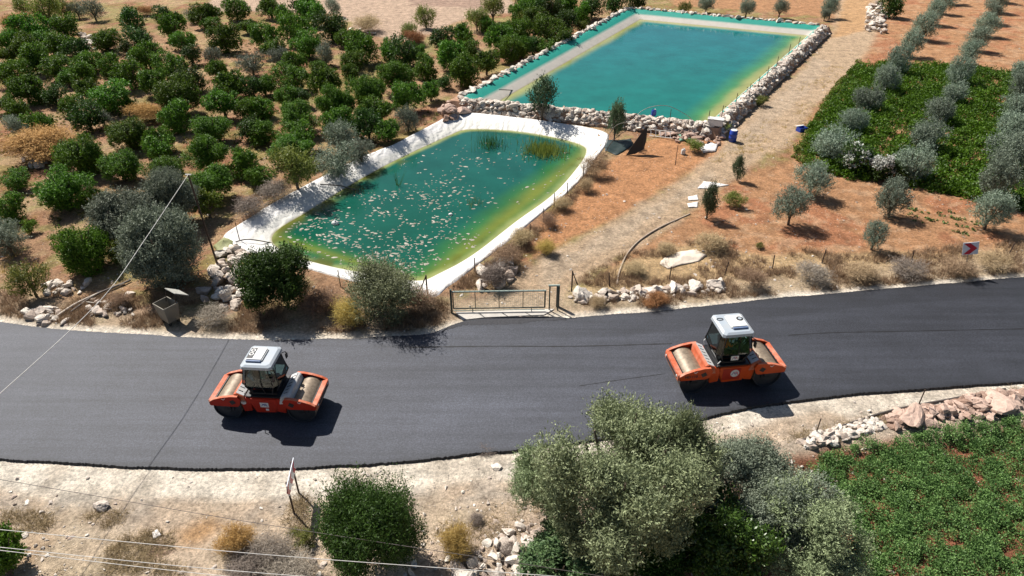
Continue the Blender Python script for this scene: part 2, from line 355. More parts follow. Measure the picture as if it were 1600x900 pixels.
# ------------------------------------------------------------------ road
def build_road():
    xs = np.linspace(-155, 1755, 900); m = 44; rng = np.random.RandomState(3)
    fy = np.interp(xs, *zip(*[(p.x, p.y) for p in catmull([(a, b, 0) for a, b in far_px], 10)])); ny_ = np.interp(xs, *zip(*[(p.x, p.y) for p in catmull([(a, b, 0) for a, b in near_px], 10)]))
    V = []; C = []
    for i, x in enumerate(xs):
        jf = (rng.rand()-.5)*.05+(vn(x, 0, 40, 4)-.5)*.12; jn = (rng.rand()-.5)*.06+(vn(x, 9, 55, 5)-.5)*.14
        a = np.array(at(x, fy[i], ZR)); b = np.array(at(x, ny_[i], ZR)); d = (b-a)/np.linalg.norm(b-a); a = a+d*jf; b = b+d*jn
        V.append((*(a-d*.07), -.04))
        for j in range(m+1): q = a+(b-a)*j/m; V.append((*q, ZR))
        V.append((*(b+d*.05), -.04))
    V = np.array(V); k = m+3; n = len(xs)
    px = np.repeat(xs, k); t = np.tile(np.concatenate([[0], np.linspace(0, 1, m+1), [1]]), n)
    base = np.array((.048, .052, .067)); C = np.tile(base, (len(V), 1))
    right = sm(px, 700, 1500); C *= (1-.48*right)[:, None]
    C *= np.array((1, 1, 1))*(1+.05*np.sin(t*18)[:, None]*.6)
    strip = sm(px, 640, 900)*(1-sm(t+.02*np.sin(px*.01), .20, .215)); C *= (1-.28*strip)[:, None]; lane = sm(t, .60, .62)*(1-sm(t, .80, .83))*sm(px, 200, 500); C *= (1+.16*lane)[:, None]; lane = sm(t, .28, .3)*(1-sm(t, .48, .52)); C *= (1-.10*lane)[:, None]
    edge = sm(t, .965, 1)*.5+(1-sm(t, 0, .03))*.3; C *= (1-edge)[:, None]  # near rim darkened to paint the shade at the asphalt drop, far rim less
    C[::k] = (.02, .02, .022); C[k-1::k] = (.012, .012, .013)  # side faces near black, shade of the drop put into their colour
    idx = np.arange(n*k).reshape(n, k)
    F = np.stack([idx[:-1, :-1], idx[:-1, 1:], idx[1:, 1:], idx[1:, :-1]], -1).reshape(-1, 4)
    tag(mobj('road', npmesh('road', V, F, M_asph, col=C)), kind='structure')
    for pts, wd in (([(640,543),(760,541),(900,541),(1050,537)], .035), ([(1232,524),(1300,520),(1450,517),(1640,513)], .035), ([(905,603),(980,592),(1040,584)], .02)):
        P = catmull([(*at(a, b, ZR), ZR+.005) for a, b in pts], 12); bm = bmesh.new(); prev = None
        for i, p in enumerate(P):
            d = (P[min(i+1, len(P)-1)]-P[max(i-1, 0)]).normalized(); s = Vector((-d.y, d.x, 0))*wd*(.5+random.random())
            v = (bm.verts.new(p+s), bm.verts.new(p-s))
            if prev: bm.faces.new((prev[0], prev[1], v[1], v[0]))
            prev = v
        tag(bobj('road_seam', bm, M_tar), kind='structure')
    # strip of rough overspilled asphalt in front of the gate
    bm = bmesh.new(); up = []; lo = []
    for i in range(60):
        x = 690+i*(885-690)/59; y0 = float(np.interp(x, [690,700,730,780,850,885], [515,507,497,493,491,495])); rr = math.sin(math.pi*i/59)
        y1 = y0+4+8*rr; a = at(x, y0+random.random()*1.2, .06); b = at(x, y1+random.random()*2, .125)
        up.append(bm.verts.new((*a, -.03))); lo.append((bm.verts.new((*at(x, y0+3, .14), .14)), bm.verts.new((*b, .106))))
    for i in range(59):
        bm.faces.new((up[i], up[i+1], lo[i+1][0], lo[i][0])); bm.faces.new((lo[i][0], lo[i+1][0], lo[i+1][1], lo[i][1]))
    tag(bobj('road_edge', bm, flat('dark_asphalt', (.04, .04, .046), .8, .5, 14)), kind='structure')
build_road()

# ------------------------------------------------------------------ ponds
def basin(name, O, W, zo, zw, mat, n=10, closed_smooth=True, skirt=.35, wr=.05, rad=12):
    if closed_smooth:
        Op = np.array([(p.x, p.y) for p in catmull([(a, b, 0) for a, b in O], n, True)]); Wp = np.array([(p.x, p.y) for p in catmull([(a, b, 0) for a, b in W], n, True)])
    else:
        f = lambda P: np.array([P[i]+(P[(i+1) % len(P)]-P[i])*k/n for i in range(len(P)) for k in range(n)]); Op, Wp = f(O), f(W)
    N = len(Op); V = []; T = []; bot = Wp+(Wp-Op)*.6
    c = Wp.mean(0)
    for i in range(N):
        o, wv = Op[i], Wp[i]; dout = (o-wv)/np.linalg.norm(o-wv)
        ed = (vn(i, 0, 6, 2)-.5)*.5
        V.append((*(o+dout*(skirt+ed*.8)), -.15)); T.append(0)
        V.append((*(o+dout*(skirt*.4+ed*.5)), zo*.75)); T.append(0)
        for j in range(rad+1):
            t = j/rad; p = o+(wv-o)*t; z = zo+(zw-zo)*(t**1.2)
            z += (vn(i, j, 2.2, 6)-.5)*wr*2*(1-t*.8)+(vn(i, 0, 1.6, 9)-.5)*wr*1.5*math.sin(math.pi*t)
            V.append((*p, z)); T.append(t)
        for t in (1.25, 1.6): V.append((*(o+(wv-o)*t), zo+(zw-zo)*t)); T.append(1)
    V = np.array(V); k = rad+5; idx = np.arange(N*k).reshape(N, k); nx = np.roll(idx, -1, 0)
    F = np.stack([idx[:, :-1], idx[:, 1:], nx[:, 1:], nx[:, :-1]], -1).reshape(-1, 4)
    o = mobj(name, npmesh(name, V, F, mat, tint=T, smooth=True)); tag(o, kind='structure')
    return Op, Wp
def water(name, Wp, zw, colf, step=.35):
    x0, y0 = Wp.min(0)-.5; x1, y1 = Wp.max(0)+.5
    X, Y = np.meshgrid(np.arange(x0, x1, step), np.arange(y0, y1, step)); d = -sdf(X, Y, Wp)
    C = colf(X, Y, d); ny, nx = X.shape; idx = np.arange(nx*ny).reshape(ny, nx)
    keep = (d > -.5); kf = keep[:-1, :-1] & keep[1:, 1:] & keep[1:, :-1] & keep[:-1, 1:]
    F = np.stack([idx[:-1, :-1], idx[:-1, 1:], idx[1:, 1:], idx[1:, :-1]], -1)[kf]
    used = np.unique(F); mp = -np.ones(nx*ny, int); mp[used] = np.arange(len(used))
    V = np.stack([X, Y, np.full(X.shape, zw)], -1).reshape(-1, 3)[used]
    tag(mobj(name, npmesh(name, V, mp[F], M_water, col=C.reshape(-1, 3)[used])), kind='structure')
def mixc(a, b, t): return np.asarray(a)*(1-t[..., None])+np.asarray(b)*t[..., None]
O1p, W1p = basin('pond_liner', O1, W1, Z1, ZW1, M_liner, 10, wr=.022)
E_R = poly([(925,230),(660,445)], ZW1)
def col1(X, Y, d):
    n = fbm(X, Y, 2.5, 8); dd = d+(n-.5)*.7
    a, b = E_R; e = (b-a)/np.linalg.norm(b-a); dr = np.abs((X-a[0])*e[1]-(Y-a[1])*e[0])+(n-.5)*.8
    a2, b2 = poly([(400,362),(655,440)], ZW1); e2 = (b2-a2)/np.linalg.norm(b2-a2); db = np.abs((X-a2[0])*e2[1]-(Y-a2[1])*e2[0])
    deep = mixc((.006, .080, .050), (.010, .090, .072), sm(Y, 33, 52)); far = np.minimum(dr/2.7, db/1.3)
    C = mixc((.030, .13, .035), deep, sm(far, .25, .85)); C = mixc((.15, .18, .025), C, sm(far, -.1, .42)); 
    C = mixc((.26, .29, .10), C, sm(dd, 0, .55)); al = sm(n, .56, .66)*(1-sm(d, .2, 1.2))*.8; return mixc(C, (.10, .10, .01), al)
water('pond_water', W1p, ZW1, col1, .25)
O2p, W2p = basin('pond_liner', O2, W2, Z2, ZW2, M_liner2, 40, False, .25, .012)
R2a, R2b = W2[2], W2[3]
def col2(X, Y, d):
    n = fbm(X, Y, 5, 9); a, b = R2a, R2b; e = (b-a)/np.linalg.norm(b-a); dr = np.abs((X-a[0])*e[1]-(Y-a[1])*e[0])+(n-.5)*1.0
    deep = mixc((.008, .150, .120), (.012, .145, .155), sm(Y, 56, 90))
    C = mixc((.06, .22, .06), deep, sm(dr, .6, 3.0)); C = mixc((.30, .31, .11), C, sm(dr, .1, 1.0)); 
    return mixc((.30, .30, .10), C, sm(d+(n-.5), .1, 1.3))
water('pond_water', W2p, ZW2, col2, .5)

# ------------------------------------------------------------------ rocks
def ico(n):
    bm = bmesh.new(); bmesh.ops.create_icosphere(bm, subdivisions=n, radius=1)
    v = np.array([p.co[:] for p in bm.verts]); f = np.array([[q.index for q in p.verts] for p in bm.faces]); bm.free(); return v, f
ICO = {1: ico(1), 2: ico(2), 3: ico(3)}
def rocks(items, lod=2, seed=0):
    rng = np.random.RandomState(seed); v0, f0 = ICO[lod]; VV = []; FF = []; T = []
    for i, (x, y, z, s) in enumerate(items):
        v = v0.copy()
        v = v*(1+.25*rng.normal(size=3))
        for k in range(10):
            n = rng.normal(size=3); n /= np.linalg.norm(n); d = .36+.36*rng.rand(); q = v@n; v = v-np.outer(np.maximum(q-d, 0), n)
        v = v*1.35+rng.normal(size=v.shape)*.045
        sc_ = s*np.array([1+.5*rng.rand(), .75+.5*rng.rand(), .55+.35*rng.rand()]); a = rng.rand()*6.28; v = v*sc_
        tl = rng.normal()*.25; v = v@np.array([[1, 0, 0], [0, math.cos(tl), -math.sin(tl)], [0, math.sin(tl), math.cos(tl)]])
        c, s_ = math.cos(a), math.sin(a); v = v@np.array([[c, -s_, 0], [s_, c, 0], [0, 0, 1]])
        VV.append(v+np.array([x, y, z])); FF.append(f0+i*len(v0)); T.append(np.full(len(v0), rng.rand()))
    return np.vstack(VV), np.vstack(FF), np.concatenate(T)
def rockthing(name, items, label, cat, group=None, lod=2, seed=0, mat=None, kind=None):
    c = np.array([(a[0], a[1]) for a in items]).mean(0)
    V, F, T = rocks([(a-c[0], b-c[1], z, s) for a, b, z, s in items], lod, seed)
    o = mobj(name, npmesh(name, V, F, mat or M_rock, tint=T), loc=(c[0], c[1], 0)); return tag(o, label, cat, group, kind)
rnd = random.Random(5)
def along(P, step, f):
    out = []
    for a, b in zip(P, P[1:]):
        L = math.hypot(b[0]-a[0], b[1]-a[1]); n = max(1, int(L/step))
        for i in range(n): t = (i+rnd.random()*.6)/n; out += f(a[0]+(b[0]-a[0])*t, a[1]+(b[1]-a[1])*t, (b[0]-a[0])/L, (b[1]-a[1])/L)
    return out
# retaining bank under the upper pond's rim (soil), so the rim is carried by something
def bank():
    bm = bmesh.new(); n = 4; Q = [O2+0, inset(O2, [-.15]*4), inset(O2, [-.75]*4), inset(O2, [-1.25]*4)]; zz = [Z2-.06, Z2-.04, Z2-.12, -.2]
    rings = [[bm.verts.new((*(R_[i]+(R_[(i+1) % 4]-R_[i])*k/30), z)) for i in range(4) for k in range(30)] for R_, z in zip(Q, zz)]
    for a, b in zip(rings, rings[1:]):
        for i in range(len(a)): bm.faces.new((a[i], b[i], b[(i+1) % len(a)], a[(i+1) % len(a)]))
    bmesh.ops.recalc_face_normals(bm, faces=bm.faces[:])
    tag(bobj('terrain', bm, flat('bank_soil', (.42, .25, .16), .95, .4, 3, bump=.05)), kind='structure')
bank()
def wallf(h, wdt, s0, side):
    def f(x, y, dx, dy):
        o = []; nx_, ny_ = -dy*side, dx*side
        for k in range(int(8*h/.9)+1):
            u = rnd.random(); q = .15+u*wdt; z = h-.06-max(0, (u-.45))*1.75*h*.9
            o.append((x+nx_*q, y+ny_*q, z+.05*rnd.random(), s0*(.45+.75*rnd.random()**1.5)))
        return o
    return f
side = 1 if sdf(*(((O2[3]+O2[0])/2)+.3*np.array([-(O2[0]-O2[3])[1], (O2[0]-O2[3])[0]])/np.linalg.norm(O2[0]-O2[3])), O2) > 0 else -1
rockthing('stone_wall', along([O2[3], O2[0]], .22, wallf(.92, .95, .25, side)), 'rough dry stone wall holding up the near side of the upper pond', 'wall', seed=1)
rockthing('stone_wall', along([O2[2], O2[3]], .24, wallf(.92, .85, .24, side)), 'pale dry stone wall along the right side of the upper pond, beside the track', 'wall', seed=2)
rimf = lambda x, y, dx, dy: [(x-dy*side*(.12+.2*rnd.random()), y+dx*side*(.12+.2*rnd.random()), Z2+.03, .2+.16*rnd.random())]
rockthing('stone_rim', along([O2[0], O2[1]], .42, rimf), 'line of white stones weighing down the teal liner beside the orchard', 'stone rim', seed=3)
rockthing('stone_rim', along([O2[1], O2[2]], .5, rimf), 'line of white stones along the far edge of the upper pond', 'stone rim', seed=4)
def heap(pts, n, s0, s1, dz=0, spread=.3, zf=.45):
    out = []
    P = poly(pts); x0, y0 = P.min(0); x1, y1 = P.max(0)
    while len(out) < n:
        x, y = x0+(x1-x0)*rnd.random(), y0+(y1-y0)*rnd.random(); q = float(sdf(np.array(x), np.array(y), P))
        if q < 0: s = s0+(s1-s0)*rnd.random()**2; out.append((x, y, Hs(x, y)+s*.25+dz*min(1, -q/.6)*rnd.random(), s))
    return out
_O = 'first second third fourth fifth sixth seventh eighth ninth tenth eleventh twelfth thirteenth fourteenth fifteenth sixteenth seventeenth eighteenth nineteenth twentieth twenty-first twenty-second twenty-third twenty-fourth twenty-fifth twenty-sixth twenty-seventh twenty-eighth twenty-ninth thirtieth'.split()
def ORDL(k, n): return _O[k]
HP = [
 ([(690,165),(735,160),(735,178),(700,195),(688,185)], 26, .2, .5, .7, 'heap of pinkish boulders where the two ponds meet'),
 ([(1355,10),(1378,5),(1385,55),(1352,50)], 90, .2, .42, .6, 'elongated heap of white stones beside the upper dirt track'),
 ([(340,400),(372,378),(395,420),(380,470),(345,470),(330,430)], 70, .14, .38, .5, 'tumbled heap of pale rocks between the cable pole and the dark bush'),
 ([(40,490),(100,485),(108,508),(50,508)], 18, .12, .3, .2, 'small heap of white rocks at the road edge on the far left'),
 ([(140,470),(205,462),(215,495),(140,505)], 30, .08, .25, .15, 'scattered roadside rocks left of the grey waste skip'),
 ([(750,420),(800,405),(800,440),(770,462),(745,455)], 22, .15, .45, .35, 'dark boulders behind the left post of the gate'),
 ([(890,460),(960,455),(1040,448),(1130,442),(1135,455),(1040,466),(960,470),(890,476)], 100, .09, .28, .25, 'low bank of pale rocks along the road, right of the gate'),
 ([(700,895),(760,850),(830,815),(860,850),(850,960),(700,960)], 170, .05, .2, .25, 'broken white rubble at the bottom, left of the tall olive tree'),
 ([(640,880),(700,870),(700,940),(600,940)], 14, .06, .17, .1, 'little rubble pile at the foot of the dark green bush'),
 ([(1250,692),(1300,668),(1370,652),(1380,672),(1310,690),(1260,702)], 170, .07, .20, .2, 'pale stone bank between the shoulder and the crop field, its left stretch'),
 ([(1370,655),(1440,640),(1520,620),(1590,608),(1620,625),(1560,650),(1450,660),(1390,675)], 240, .08, .26, .3, 'reddish stone bank above the crop field, at the right edge'),
 ([(455,860),(500,850),(510,910),(450,910)], 16, .07, .16, .1, 'few white stones left of the dark green bush at the bottom'),
 ([(1030,210),(1100,205),(1130,215),(1120,235),(1050,222)], 60, .12, .4, .3, 'dark rubble heap below the pond wall, left of the blue barrel'),
 ([(470,45),(560,52),(600,75),(640,72),(645,66),(560,44)], 20, .15, .4, .1, 'sparse white rocks under the dusty field above the orchard'),
 ([(125,52),(148,62),(150,78),(135,75)], 26, .2, .45, .3, 'white rock pile among the upper left orchard trees'),
 ([(30,250),(70,245),(75,265),(35,268)], 12, .15, .35, .1, 'rocks on red soil near the left edge, below the rusty brambles'),
 ([(70,445),(140,440),(145,460),(75,462)], 20, .1, .3, .1, 'rocks beneath the lone round citrus tree near the road'),
]
for i, (p, n, a, b, dz, lab) in enumerate(HP):
    if n <= 30:
        lb = {0:'pinkish boulder in the heap where the two ponds meet',3:'white rock in the leftmost roadside heap',4:'rock left of the grey waste skip',5:'dark boulder behind the left post of the gate',8:'small rock at the foot of the big dark foreground bush',11:'white stone left of the big dark foreground bush',13:'white rock under the dusty field above the orchard',14:'white rock in the pile among the upper left orchard trees',15:'rock on red soil below the rusty brambles',16:'rock beneath the lone round tree near the road'}[i]
        for k, it in enumerate(sorted(heap(p, n, a, b, dz))): rockthing('rock', [it], lb+', '+ORDL(k, n)+' from left', 'rock', lb.replace('rock ', 'rocks ', 1), seed=500+i*40+k, mat=M_rockd if i == 0 else None)
        continue
    rockthing('rock_pile', heap(p, n, a, b, dz), lab, 'rocks', seed=20+i, mat=M_rockd if i in (0, 10, 12) else None, group='rock piles')
for i, (px, py, s, lab) in enumerate([(912,464,.5,'large flat pale boulder beside the right gate post'), (1122,450,.5,'long pale boulder at the roadside, below the cream sheet'), (319,458,.33,'round grey boulder in the shade under the olive tree'), (321,470,.22,'small grey stone just below the round grey boulder'), (350,482,.36,'big whitish rock at the front of the rock heap near the skip'), (370,478,.3,'whitish rock beside the dark bush by the pond'), (62,492,.38,'whitest block at the road edge on the far left'), (76,488,.28,'white block leaning right of the whitest one on the far left'), (545,423,.3,'reddish stone on the pond bank behind the wispy grey bush'),(1420,655,.42,'big pink boulder in the stone bank above the crop field'),(1555,638,.5,'largest red boulder of the stone bank, near the right edge'),(160,792,.26,'lone dark grey stone on the pale ground at lower left'),(777,732,.16,'lone stone on the pale shoulder below the road')]):
    g = G3(px, py); rockthing('boulder', [(g.x, g.y, g.z+s*.3, s)], lab, 'rock', 'single boulders', 3, 60+i, M_rockd if i in (9, 10) else None)
def pebbles():
    rng = np.random.RandomState(8); n = 7000; px = rng.rand(n)*1640-20; py = 60+rng.rand(n)**.8*860
    P = np.array([at(a, b) for a, b in zip(px, py)]); k = (sdf(P[:, 0], P[:, 1], ROADP) > .3)&(sdf(P[:, 0], P[:, 1], O1) > .8)&(sdf(P[:, 0], P[:, 1], O2) > 1.5)&(fbm(P[:, 0], P[:, 1], 3, 77)+rng.rand(n)*.25 > .58)
    P = P[k]; Z = H(P[:, 0], P[:, 1]); s = .02+.075*rng.rand(len(P))**3
    V, F, T = rocks([(a, b, z+.01, q) for (a, b), z, q in zip(P, Z, s)], 1, 9)
    tag(mobj('gravel', npmesh('gravel', V, F, M_rock, tint=T)), 'small pale stones scattered over the bare ground', 'gravel', kind='stuff')
pebbles()

# ------------------------------------------------------------------ foliage
def unit(v): return v/np.maximum(np.linalg.norm(v, axis=1, keepdims=True), 1e-9)
def leaf_quads(P, D, rng, L, W, upb=.5, O=None):
    n = len(P); N = unit(rng.normal(size=(n, 3))*.75+np.array([0, 0, upb])+(0 if O is None else O*.9)); S = unit(np.cross(D, N))
    l = L*(.7+.6*rng.rand(n, 1)); w_ = W*(.7+.6*rng.rand(n, 1))
    V = np.stack([P-D*l/2, P+S*w_/2, P+D*l/2, P-S*w_/2], 1).reshape(-1, 3)
    return V, np.arange(4*n).reshape(n, 4)
def crown(name, mat, seed, lobes=14, sprays=300, lps=9, sl=.3, L=.13, W=.07, lobe_r=(.3, .5), flat_=.9, up=.35, inner=.25, wild=.5, bottom=-1, ext=.62, tall=0, skirt=0):
    rng = np.random.RandomState(seed)
    c = unit(rng.normal(size=(lobes, 3)))*(rng.rand(lobes, 1)**.4)*ext; c[:, 2] = c[:, 2]*flat_
    r = lobe_r[0]+(lobe_r[1]-lobe_r[0])*rng.rand(lobes)
    if tall: c[:, :2] *= (1-.5*np.clip(c[:, 2:3]*tall, 0, 1)); 
    k = rng.choice(lobes, sprays, p=r**2/np.sum(r**2)); d = unit(rng.normal(size=(sprays, 3))+np.array([0, 0, .25]))
    od = unit(c[k]+1e-6); d = unit(d+.45*od)
    rad = np.where(rng.rand(sprays) < inner, rng.rand(sprays)*.8, .82+.2*rng.rand(sprays))
    B = c[k]+d*(r[k]*rad)[:, None]
    sd = unit(d+np.array([0, 0, up*2])*1.0+rng.normal(size=d.shape)*wild*.6); ln = sl*(.4+1.1*rng.rand(sprays))
    t = rng.rand(sprays, lps); P = B[:, None, :]+sd[:, None, :]*(t*ln[:, None])[..., None]+rng.normal(size=(sprays, lps, 3))*L*.45
    D = unit((sd[:, None, :]+rng.normal(size=(sprays, lps, 3))*.8).reshape(-1, 3)); P = P.reshape(-1, 3)
    if skirt: P[:, :2] *= 1+skirt*np.clip(-P[:, 2:3], 0, 1)
    O_ = np.repeat(d, lps, 0)
    keep = P[:, 2] > bottom; P, D, O_ = P[keep], D[keep], O_[keep]
    ct = np.repeat(rng.rand(sprays), lps)[keep]*.45+rng.rand(len(P))*.55
    V, F = leaf_quads(P, D, rng, L, W, .8, O_)
    return npmesh(name, V, F, mat, tint=np.repeat(ct, 4))
def trunkmesh(seed, limbs=5, r=.07, lean=.1, base=1.0, name='trunk'):
    rng = random.Random(seed); bm = bmesh.new()
    for i in range(limbs):
        a = 6.28*i/limbs+rng.random(); sp_ = .45+.3*rng.random()
        pts = [(0, 0, -.12), (rng.uniform(-lean, lean)*.3, rng.uniform(-lean, lean)*.3, .22*base), (math.cos(a)*sp_*.35, math.sin(a)*sp_*.35, .5), (math.cos(a)*sp_*.8, math.sin(a)*sp_*.8, .95)]
        tube(bm, catmull(pts, 3), [r*(1.15-.95*j/9) for j in range(10)], 6)
    me = bpy.data.meshes.new(name); bm.to_mesh(me); bm.free(); me.materials.append(M_bark); return me
TR = [trunkmesh(i) for i in range(4)]
def variants(n, nm, mat, **kw): return [crown(nm, mat, 100+i*7, **kw) for i in range(n)]
CIT = variants(7, 'crown', M_citrus, lobes=17, sprays=800, lps=9, sl=.16, L=.095, W=.055, bottom=-.9, lobe_r=(.2, .42), flat_=.8, ext=.72)
CITN = variants(3, 'crown', M_citrus, lobes=20, sprays=2300, lps=10, sl=.15, L=.06, W=.032, bottom=-.9, lobe_r=(.2, .38), flat_=.8, ext=.74)
DRK = variants(3, 'crown', M_dark, lobes=15, sprays=420, lps=9, sl=.22, L=.12, W=.06, bottom=-.85)
BRT = variants(2, 'crown', M_bright, lobes=14, sprays=360, lps=9, sl=.2, L=.13, W=.07, bottom=-.85)
OLV = variants(4, 'crown', M_olive2, lobes=20, sprays=900, lps=11, sl=.26, L=.085, W=.03, up=.55, wild=.6, bottom=-.85)
OLG = variants(3, 'crown', M_olive, lobes=14, sprays=620, lps=11, sl=.30, L=.09, W=.032, up=.4, wild=.8)
YGR = variants(2, 'crown', M_ygr, lobes=12, sprays=420, lps=9, sl=.35, L=.13, W=.045, up=.7, wild=.5, bottom=-.85)
def twig(mat, **kw):
    a = dict(lobes=12, sprays=650, lps=6, sl=.42, L=.26, W=.016, up=.6, wild=.9, inner=.5, bottom=-.8, ext=.5); a.update(kw); return variants(2, 'twigs', mat, **a)
DRY, DRG, GLD, RST = twig(M_dry), twig(M_dryg), twig(M_gold, up=1.2, L=.4), twig(M_rust, L=.12, W=.014, sprays=1500, lps=8, sl=.25)
cnt = 0
def tree(name, px, py, wpx, meshes, label, cat, group=None, hr=.95, kz=.5, child='crown', trunk=True, tall=None):
    global cnt; cnt += 1; r_ = random.Random(cnt*13+int(px))
    zc = 1.2
    for _ in range(3):
        x, y = at(px, py, zc); wd = wpx*zdep(x, y, zc)/FOC; h = wd*(tall or hr); g = Hs(x, y); zc = g+h*kz
    x, y = at(px, py, zc); g = Hs(x, y)
    root = empty(name, (x, y, g), 0); tag(root, label, cat, group)
    me = meshes[r_.randrange(len(meshes))]
    mobj(child, me, root, (0, 0, h*kz), r_.random()*6.28, (wd*.5*(.86+.26*r_.random()), wd*.5*(.86+.26*r_.random()), h*.5*(.94+.24*r_.random())))
    if trunk: mobj('trunk', TR[r_.randrange(4)], root, (0, 0, 0), r_.random()*6, (wd*.45, wd*.45, h*.75))
    return root
z1 = lambda L, ox, oy: [(ox+a/4, oy+b/4, c/4) for a, b, c in L]
cit = z1([(190,185,190),(400,175,150),(270,240,130),(370,265,160),(30,265,130),(150,290,150),(40,335,110),(230,360,180),(470,330,150),(560,380,130),(665,250,130),(835,140,150),(865,235,150),(780,305,80),(1010,100,110),(1075,160,160),(1270,95,150),(1315,145,90),(1470,60,130),(1540,160,100),(1140,250,120),(1190,345,120),(1400,240,170),(920,355,160),(1060,410,170),(360,420,160),(520,465,150),(420,490,110),(680,410,130),(800,465,180),(960,510,170),(1180,490,170),(1360,430,110),(80,455,160),(0,440,80),(150,555,190),(330,590,140),(230,600,100),(540,560,150),(690,600,190),(810,650,90),(1100,600,240),(1090,730,190),(1440,530,180),(1390,640,190),(1570,560,130),(1560,670,140),(450,650,120),(540,720,190),(30,650,110),(110,705,150),(240,765,170),(790,825,220),(1000,870,170),(1310,790,200),(1560,800,160)], 0, 0)
cit += z1([(90,45,130),(160,95,140),(290,30,140),(350,85,150),(240,180,190),(320,270,170),(470,155,190),(560,240,110),(650,300,190),(610,375,130),(50,225,150),(100,295,140),(250,395,130),(210,485,170),(390,430,100),(440,510,190),(590,455,110),(50,540,120),(190,605,130),(280,610,110),(480,645,210),(690,555,220),(740,675,190),(840,305,140),(930,325,170),(1010,320,80),(870,475,200),(1060,420,150),(940,605,180),(1090,565,130),(1180,510,90),(1160,260,160),(1280,215,150),(1230,345,170),(1340,305,110),(1280,445,190),(1440,385,160),(1530,235,170),(1440,155,90),(1580,310,150),(1590,180,120),(260,725,210),(30,675,130),(40,825,160),(260,855,180),(500,765,180),(700,790,180),(820,810,150)], 400, 0)
cit += z1([(60,70,140),(150,115,140),(260,60,130),(60,200,150),(230,185,160),(20,290,140),(350,145,140),(440,80,110),(210,290,120),(320,235,120),(130,20,140),(350,40,130),(130,290,110)], 800, 0)
cit += z1([(480,60,270),(745,125,225),(395,265,270),(1020,150,210),(1000,20,170),(1290,60,240),(1310,245,230),(1530,120,190),(100,220,130),(60,400,170),(500,640,330),(570,340,120)], 0, 225)
cit += z1([(20,200,140),(220,30,200)], 400, 225)
ORD = ['first','second','third','fourth','fifth','sixth','seventh','eighth','ninth','tenth','eleventh','twelfth','thirteenth','fourteenth','fifteenth','sixteenth','seventeenth','eighteenth','nineteenth','twentieth','twenty-first','twenty-second','twenty-third','twenty-fourth','twenty-fifth']
cs = sorted(cit, key=lambda c: c[1]); bands = [cs[i:i+13] for i in range(0, len(cs), 13)]
for bi, b in enumerate(bands):
    for k, (px, py, wp) in enumerate(sorted(b)):
        nb = ['topmost','second','third','fourth','fifth','sixth','seventh','eighth','ninth','tenth','lowest','lowest'][bi if bi < len(bands)-1 else 10]
        sz = 'small' if wp < 30 else ('broad' if wp > 46 else 'round')
        tree('citrus_tree', px, py, wp*1.28, CITN if wp > 48 else (CIT if (k*7+bi) % 5 else DRK), '%s dark green orchard tree, %s from left in the %s line of trees' % (sz, ORD[k], nb), 'tree', 'citrus trees of the left orchard', kz=.45, hr=.9)
def many(L, meshes, name, cat, group, **kw):
    for px, py, wp, lab in L: tree(name, px, py, wp, meshes, lab, cat, group, **kw)
many([(1325/4,340/4,34,'greyish olive tree among citrus trees in the upper orchard'),(120,12.5+3,26,'grey green tree by the orchard top left corner'),(160,185,28,'grey olive bush right of the rusty bush in the orchard'),(23,197,38,'grey olive tree at the left edge beside the rusty brambles'),(393,98,44,'blue grey tree in the middle of the orchard, the darkest'),(437,93,36,'grey tree touching the dark blue grey tree'),(507,84,38,'pale tree between citrus rows above the white-lined pond'),(520,12,28,'grey olive tree at the top edge beside the dusty field'),(535,215,56,'grey bush on the upper left bank of the lower pond'),(637,187,42,'grey bush nearest the corner where the ponds meet'),(525,245,64,'large grey bush leaning over the white liner'),(563,232,46,'middle grey bush along the white liner'),(5,365,50,'grey tree at the left edge above the green tuft'),(10,378,56,'big olive tree cut by the left edge above the road'),(145,15,36,'pale grey tree at the top left'),(300,25,24,'thin grey tree by the orchard top')], OLG, 'olive_tree', 'tree', 'grey trees around the orchard')
many([(70,15,52,'yellow green bush at the top left corner'),(35,12,34,'olive green shrub left of the yellow green bush'),(100,14,30,'yellowish bush right of the yellow green bush'),(665,27,34,'tall yellow green bush standing in the dusty field'),(770,14,44,'yellow green bush right of the dusty field'),(745,32,34,'low yellow green bush under the dusty field corner'),(460,265,74,'yellow green shrub on the bank above the lower pond'),(640,50,28,'thin green weed patch at the dusty field edge'),(818,28,26,'yellowish bush among the dark trees left of the upper pond'),(45,437,66,'feathery green tuft at the left beside the road'),(1070,15,22,'faint green bush behind the far rim of the upper pond')], YGR, 'green_shrub', 'shrub', 'yellow green shrubs')
many([(907,42,24,'bright green bush on the left bank of the upper pond'),(815,80,26,'bright green shrub left of the upper pond'),(323,318,52,'bright lime green shrub right of the big olive tree'),(187,395,40,'light green bush left of the big olive by the skip'),(46,355,24,'small bright sapling on red soil near the left edge'),(728,127,24,'bright green low shrub at the corner of the upper pond')], BRT, 'lime_shrub', 'shrub', 'bright green shrubs')
many([(925,8,44,'dark tree at the top edge left of the upper pond'),(962,2,40,'dark tree touching the top edge above the upper pond corner'),(995,0,36,'dark tree at the top just right of the pond corner'),(880,5,40,'dark tree at the top edge, left in the dense group'),(850,12,36,'dark tree inside the dense group left of the upper pond'),(820,2,36,'leftmost dark tree of the dense group at the top edge'),(166,62,33,'tall dark rounded tree beside the white rock pile')], DRK, 'dark_tree', 'tree', 'dense dark trees at the top')
